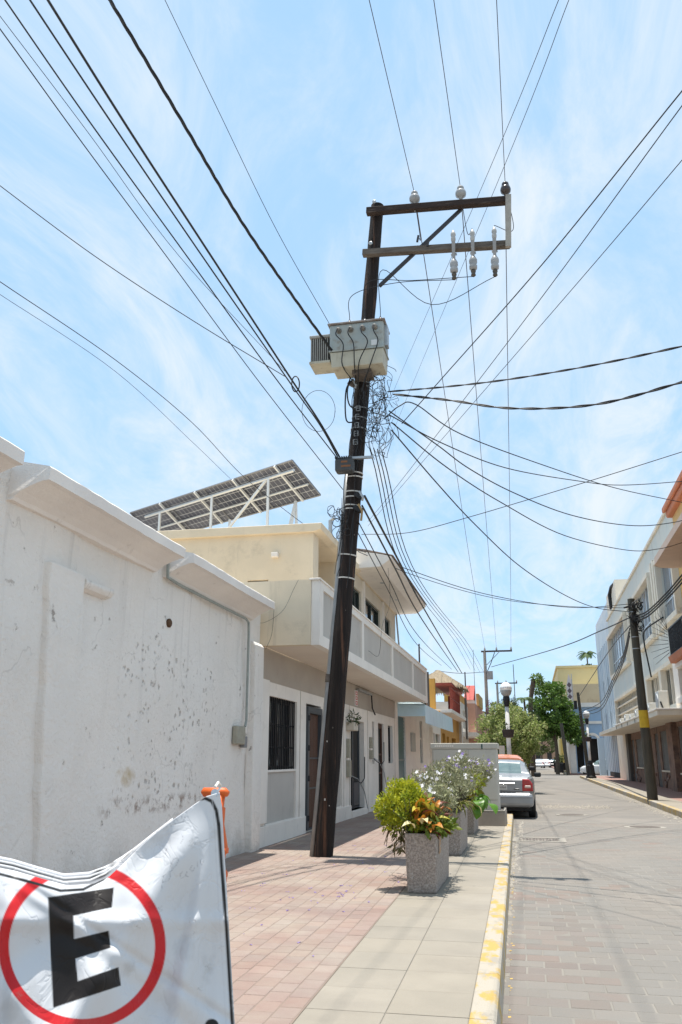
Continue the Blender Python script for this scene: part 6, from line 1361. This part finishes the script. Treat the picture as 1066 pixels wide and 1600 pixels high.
SCRIB = [[(252, 1392), (254, 1378), (256, 1368)], [(254, 1370), (260, 1366)], [(254, 1379), (259, 1377)], [(263, 1376), (266, 1370), (265, 1362), (270, 1359)], [(276, 1350), (279, 1345), (277, 1340), (272, 1342), (266, 1352), (270, 1357), (276, 1352)], [(285, 1362), (281, 1366), (283, 1372), (288, 1369)], [(292, 1362), (290, 1368), (294, 1370)], [(300, 1352), (297, 1358), (301, 1362), (304, 1356)], [(309, 1346), (309, 1354)], [(313, 1344), (315, 1352), (318, 1344)], [(260, 1292), (264, 1284), (268, 1292)], [(275, 1288), (271, 1284), (274, 1278), (279, 1284)], [(284, 1276), (286, 1284), (290, 1276)], [(258, 1330), (261, 1326), (259, 1334)], [(282, 1318), (287, 1310), (284, 1304)]]
def smst(d, w_=.8): return np.clip(.5-d/(2*w_), 0, 1)
def prnt(x, y):
    base = np.array([.60, .605, .62]); col = np.ones(x.shape+(3,))*base
    def lay_(c, a):
        nonlocal col
        col = col*(1-a[..., None])+np.array(c)*a[..., None]
    r_ = np.hypot(x-128, (y-1478)*1.0); lay_((.52, .018, .022), smst(np.maximum(r_-131, 114-r_)))
    lay_((.016, .013, .012), smst(poly_d(x, y, EP)))
    bd = poly_d(x, y, BORD, False)-np.where(x > 300, 2.6, 2.2); lay_((.02, .02, .02), smst(bd))
    lay_((.02, .02, .02), smst(np.hypot(x-331, y-1603)-11))
    lay_((.02, .02, .02), smst(np.maximum(abs(x-150)-70, abs(y-1690)-22))*((np.sin(x*.35) > -.4)))
    for (sx_, sy_, sr_) in ((325, 1510, 5), (312, 1545, 3.5), (303, 1458, 3), (250, 1420, 4), (300, 1318, 6), (60, 1470, 5), (216, 1448, 3), (30, 1555, 6), (345, 1480, 3)): lay_((.20, .18, .16), .6*np.clip(1-np.hypot(x-sx_+2.5*np.sin(y*.9), (y-sy_)*.6)/sr_, 0, 1)*(.5+.5*np.sin(x*1.7+y*1.1)))
    ex_ = ipx(y, RGT)-x; lay_((.50, .50, .52), .8*smst(np.abs(ex_-13.5)-.5)); lay_((.36, .35, .34), .35*np.clip((y-1560)/200, 0, 1)*(.5+.5*np.sin(x*.05+y*.02)))
    for s_ in SCRIB: lay_((.22, .22, .24), .75*smst(poly_d(x, y, s_, False)-.35, .6))
    return col
def ridge(x, y, a, b, w_): return np.exp(-(((x-a[0])*(b[1]-a[1])-(y-a[1])*(b[0]-a[0]))/math.hypot(b[0]-a[0], b[1]-a[1]))**2/w_**2)
def dfun(x, y, v):
    d = bdepth(x); far_c = np.clip((y-1250)/120, 0, 1)
    s_ = np.clip(np.hypot(x-340, y-1245)/110, 0, 1)
    d = d-.030*ridge(x, y, (338, 1250), (190, 1480), 26)*s_+.020*ridge(x, y, (338, 1250), (150, 1400), 26)*s_-.026*ridge(x, y, (338, 1250), (278, 1600), 16)*s_+.024*ridge(x, y, (338, 1250), (235, 1600), 20)*s_+.014*ridge(x, y, (338, 1250), (320, 1600), 12)*s_
    d = d+.012*ridge(x, y, (30, 1400), (120, 1470), 16)-.014*ridge(x, y, (20, 1440), (130, 1440), 14)-.02*ridge(x, y, (-20, 1500), (60, 1620), 22)+.018*ridge(x, y, (10, 1400), (0, 1560), 14)+.012*ridge(x, y, (60, 1395), (105, 1425), 8)
    d = d+.012*np.sin(x*.021+y*.013)+.006*np.sin(x*.05-y*.031)
    fold = np.exp(-v*26)*np.clip((230-x)/90, 0, 1); d = d+.055*fold       # cloth turning back over the sagging top
    d = d+.05*np.exp(-((v-.10)/.05)**2)*0-.018*np.exp(-((v-.14)/.09)**2)*np.clip((190-x)/60, 0, 1)
    return d
bnr = thing('parking_banner', 'crumpled white vinyl banner with black letter E in red circle', 'banner', (-1.1, 2.6, .1))
cloth('sheet', 330, 300, -220, TOP, 1760, dfun, prnt, vm, bnr, RGT)
def back(off, lift, stripe):
    def col(x, y):
        c = np.ones(x.shape+(3,))*np.array([.60, .605, .62]); t = ipx(x, [(a, b-lift) for a, b in TOP]); a = smst(np.abs(y-t-stripe)-1.1); return c*(1-a[..., None])+.02*a[..., None]
    tp = [(a, b-lift*np.clip((215-a)/60, .02, 1)) for a, b in TOP[:-3]]
    return cloth('folded_layer', 130, 60, -220, tp, 1600, lambda x, y, v: bdepth(x)+off+.02*np.exp(-v*8)+.006*np.sin(x*.06+off*90), col, vm, bnr)
back(.13, 7, 5); back(.17, 13, 4.5); back(.205, 19, 6)
# grommet and tie
gp = P(336, 1239, Y=bdepth(336)-.006); MB().lathe(gp, [(.006, -.002), (.014, -.002), (.014, .003), (.006, .004)], 14, (0.1, -1, .2)).build('grommet', mat('steel_ring', (.5, .5, .5), rough=.25, metal=.9), bnr)
MB().tube([gp+Vector((0, .0, .02)), gp+Vector((0, .03, .035)), gp+Vector((0, .06, .02)), gp+Vector((0, .02, .0))], .005, 6).build('cable_tie', white, bnr)
def dpost(px, Y, lab):
    c = P(px, 1238, Y=Y); o = thing('delineator_post', lab, 'post', (c.x, Y, 0), 'orange posts holding the banner'); z = c.z
    mb = MB(); mb.tube([(c.x-.052, Y, z-.004), (c.x-.045, Y, z), (c.x+.037, Y, z), (c.x+.050, Y, z-.006)], [.009, .017, .017, .010], 12); mb.build('handle', org, o, smooth=True)
    MB().lathe((c.x+.02, Y, 0), [(.2, -.0), (.2, .03), (.06, .05), (.03, .08), (.03, z-.34), (.034, z-.30), (.034, z-.27), (.022, z-.255), (.026, z-.22), (.034, z-.19), (.018, z-.11), (.02, z-.055), (.014, z-.05), (.018, z-.01)], 14).build('stem', org, o, smooth=True)
    for dz in (-.28, -.2): MB().lathe((c.x+.02, Y, z+dz), [(.030, -.012), (.037, -.008), (.037, .008), (.030, .012)], 14).build('ring', org, o, smooth=True)
dpost(337, bdepth(337)+.10, 'orange plastic post with T handle holding the right end of banner')
dpost(-205, bdepth(-205)+.1, 'orange plastic post holding the left end of banner')
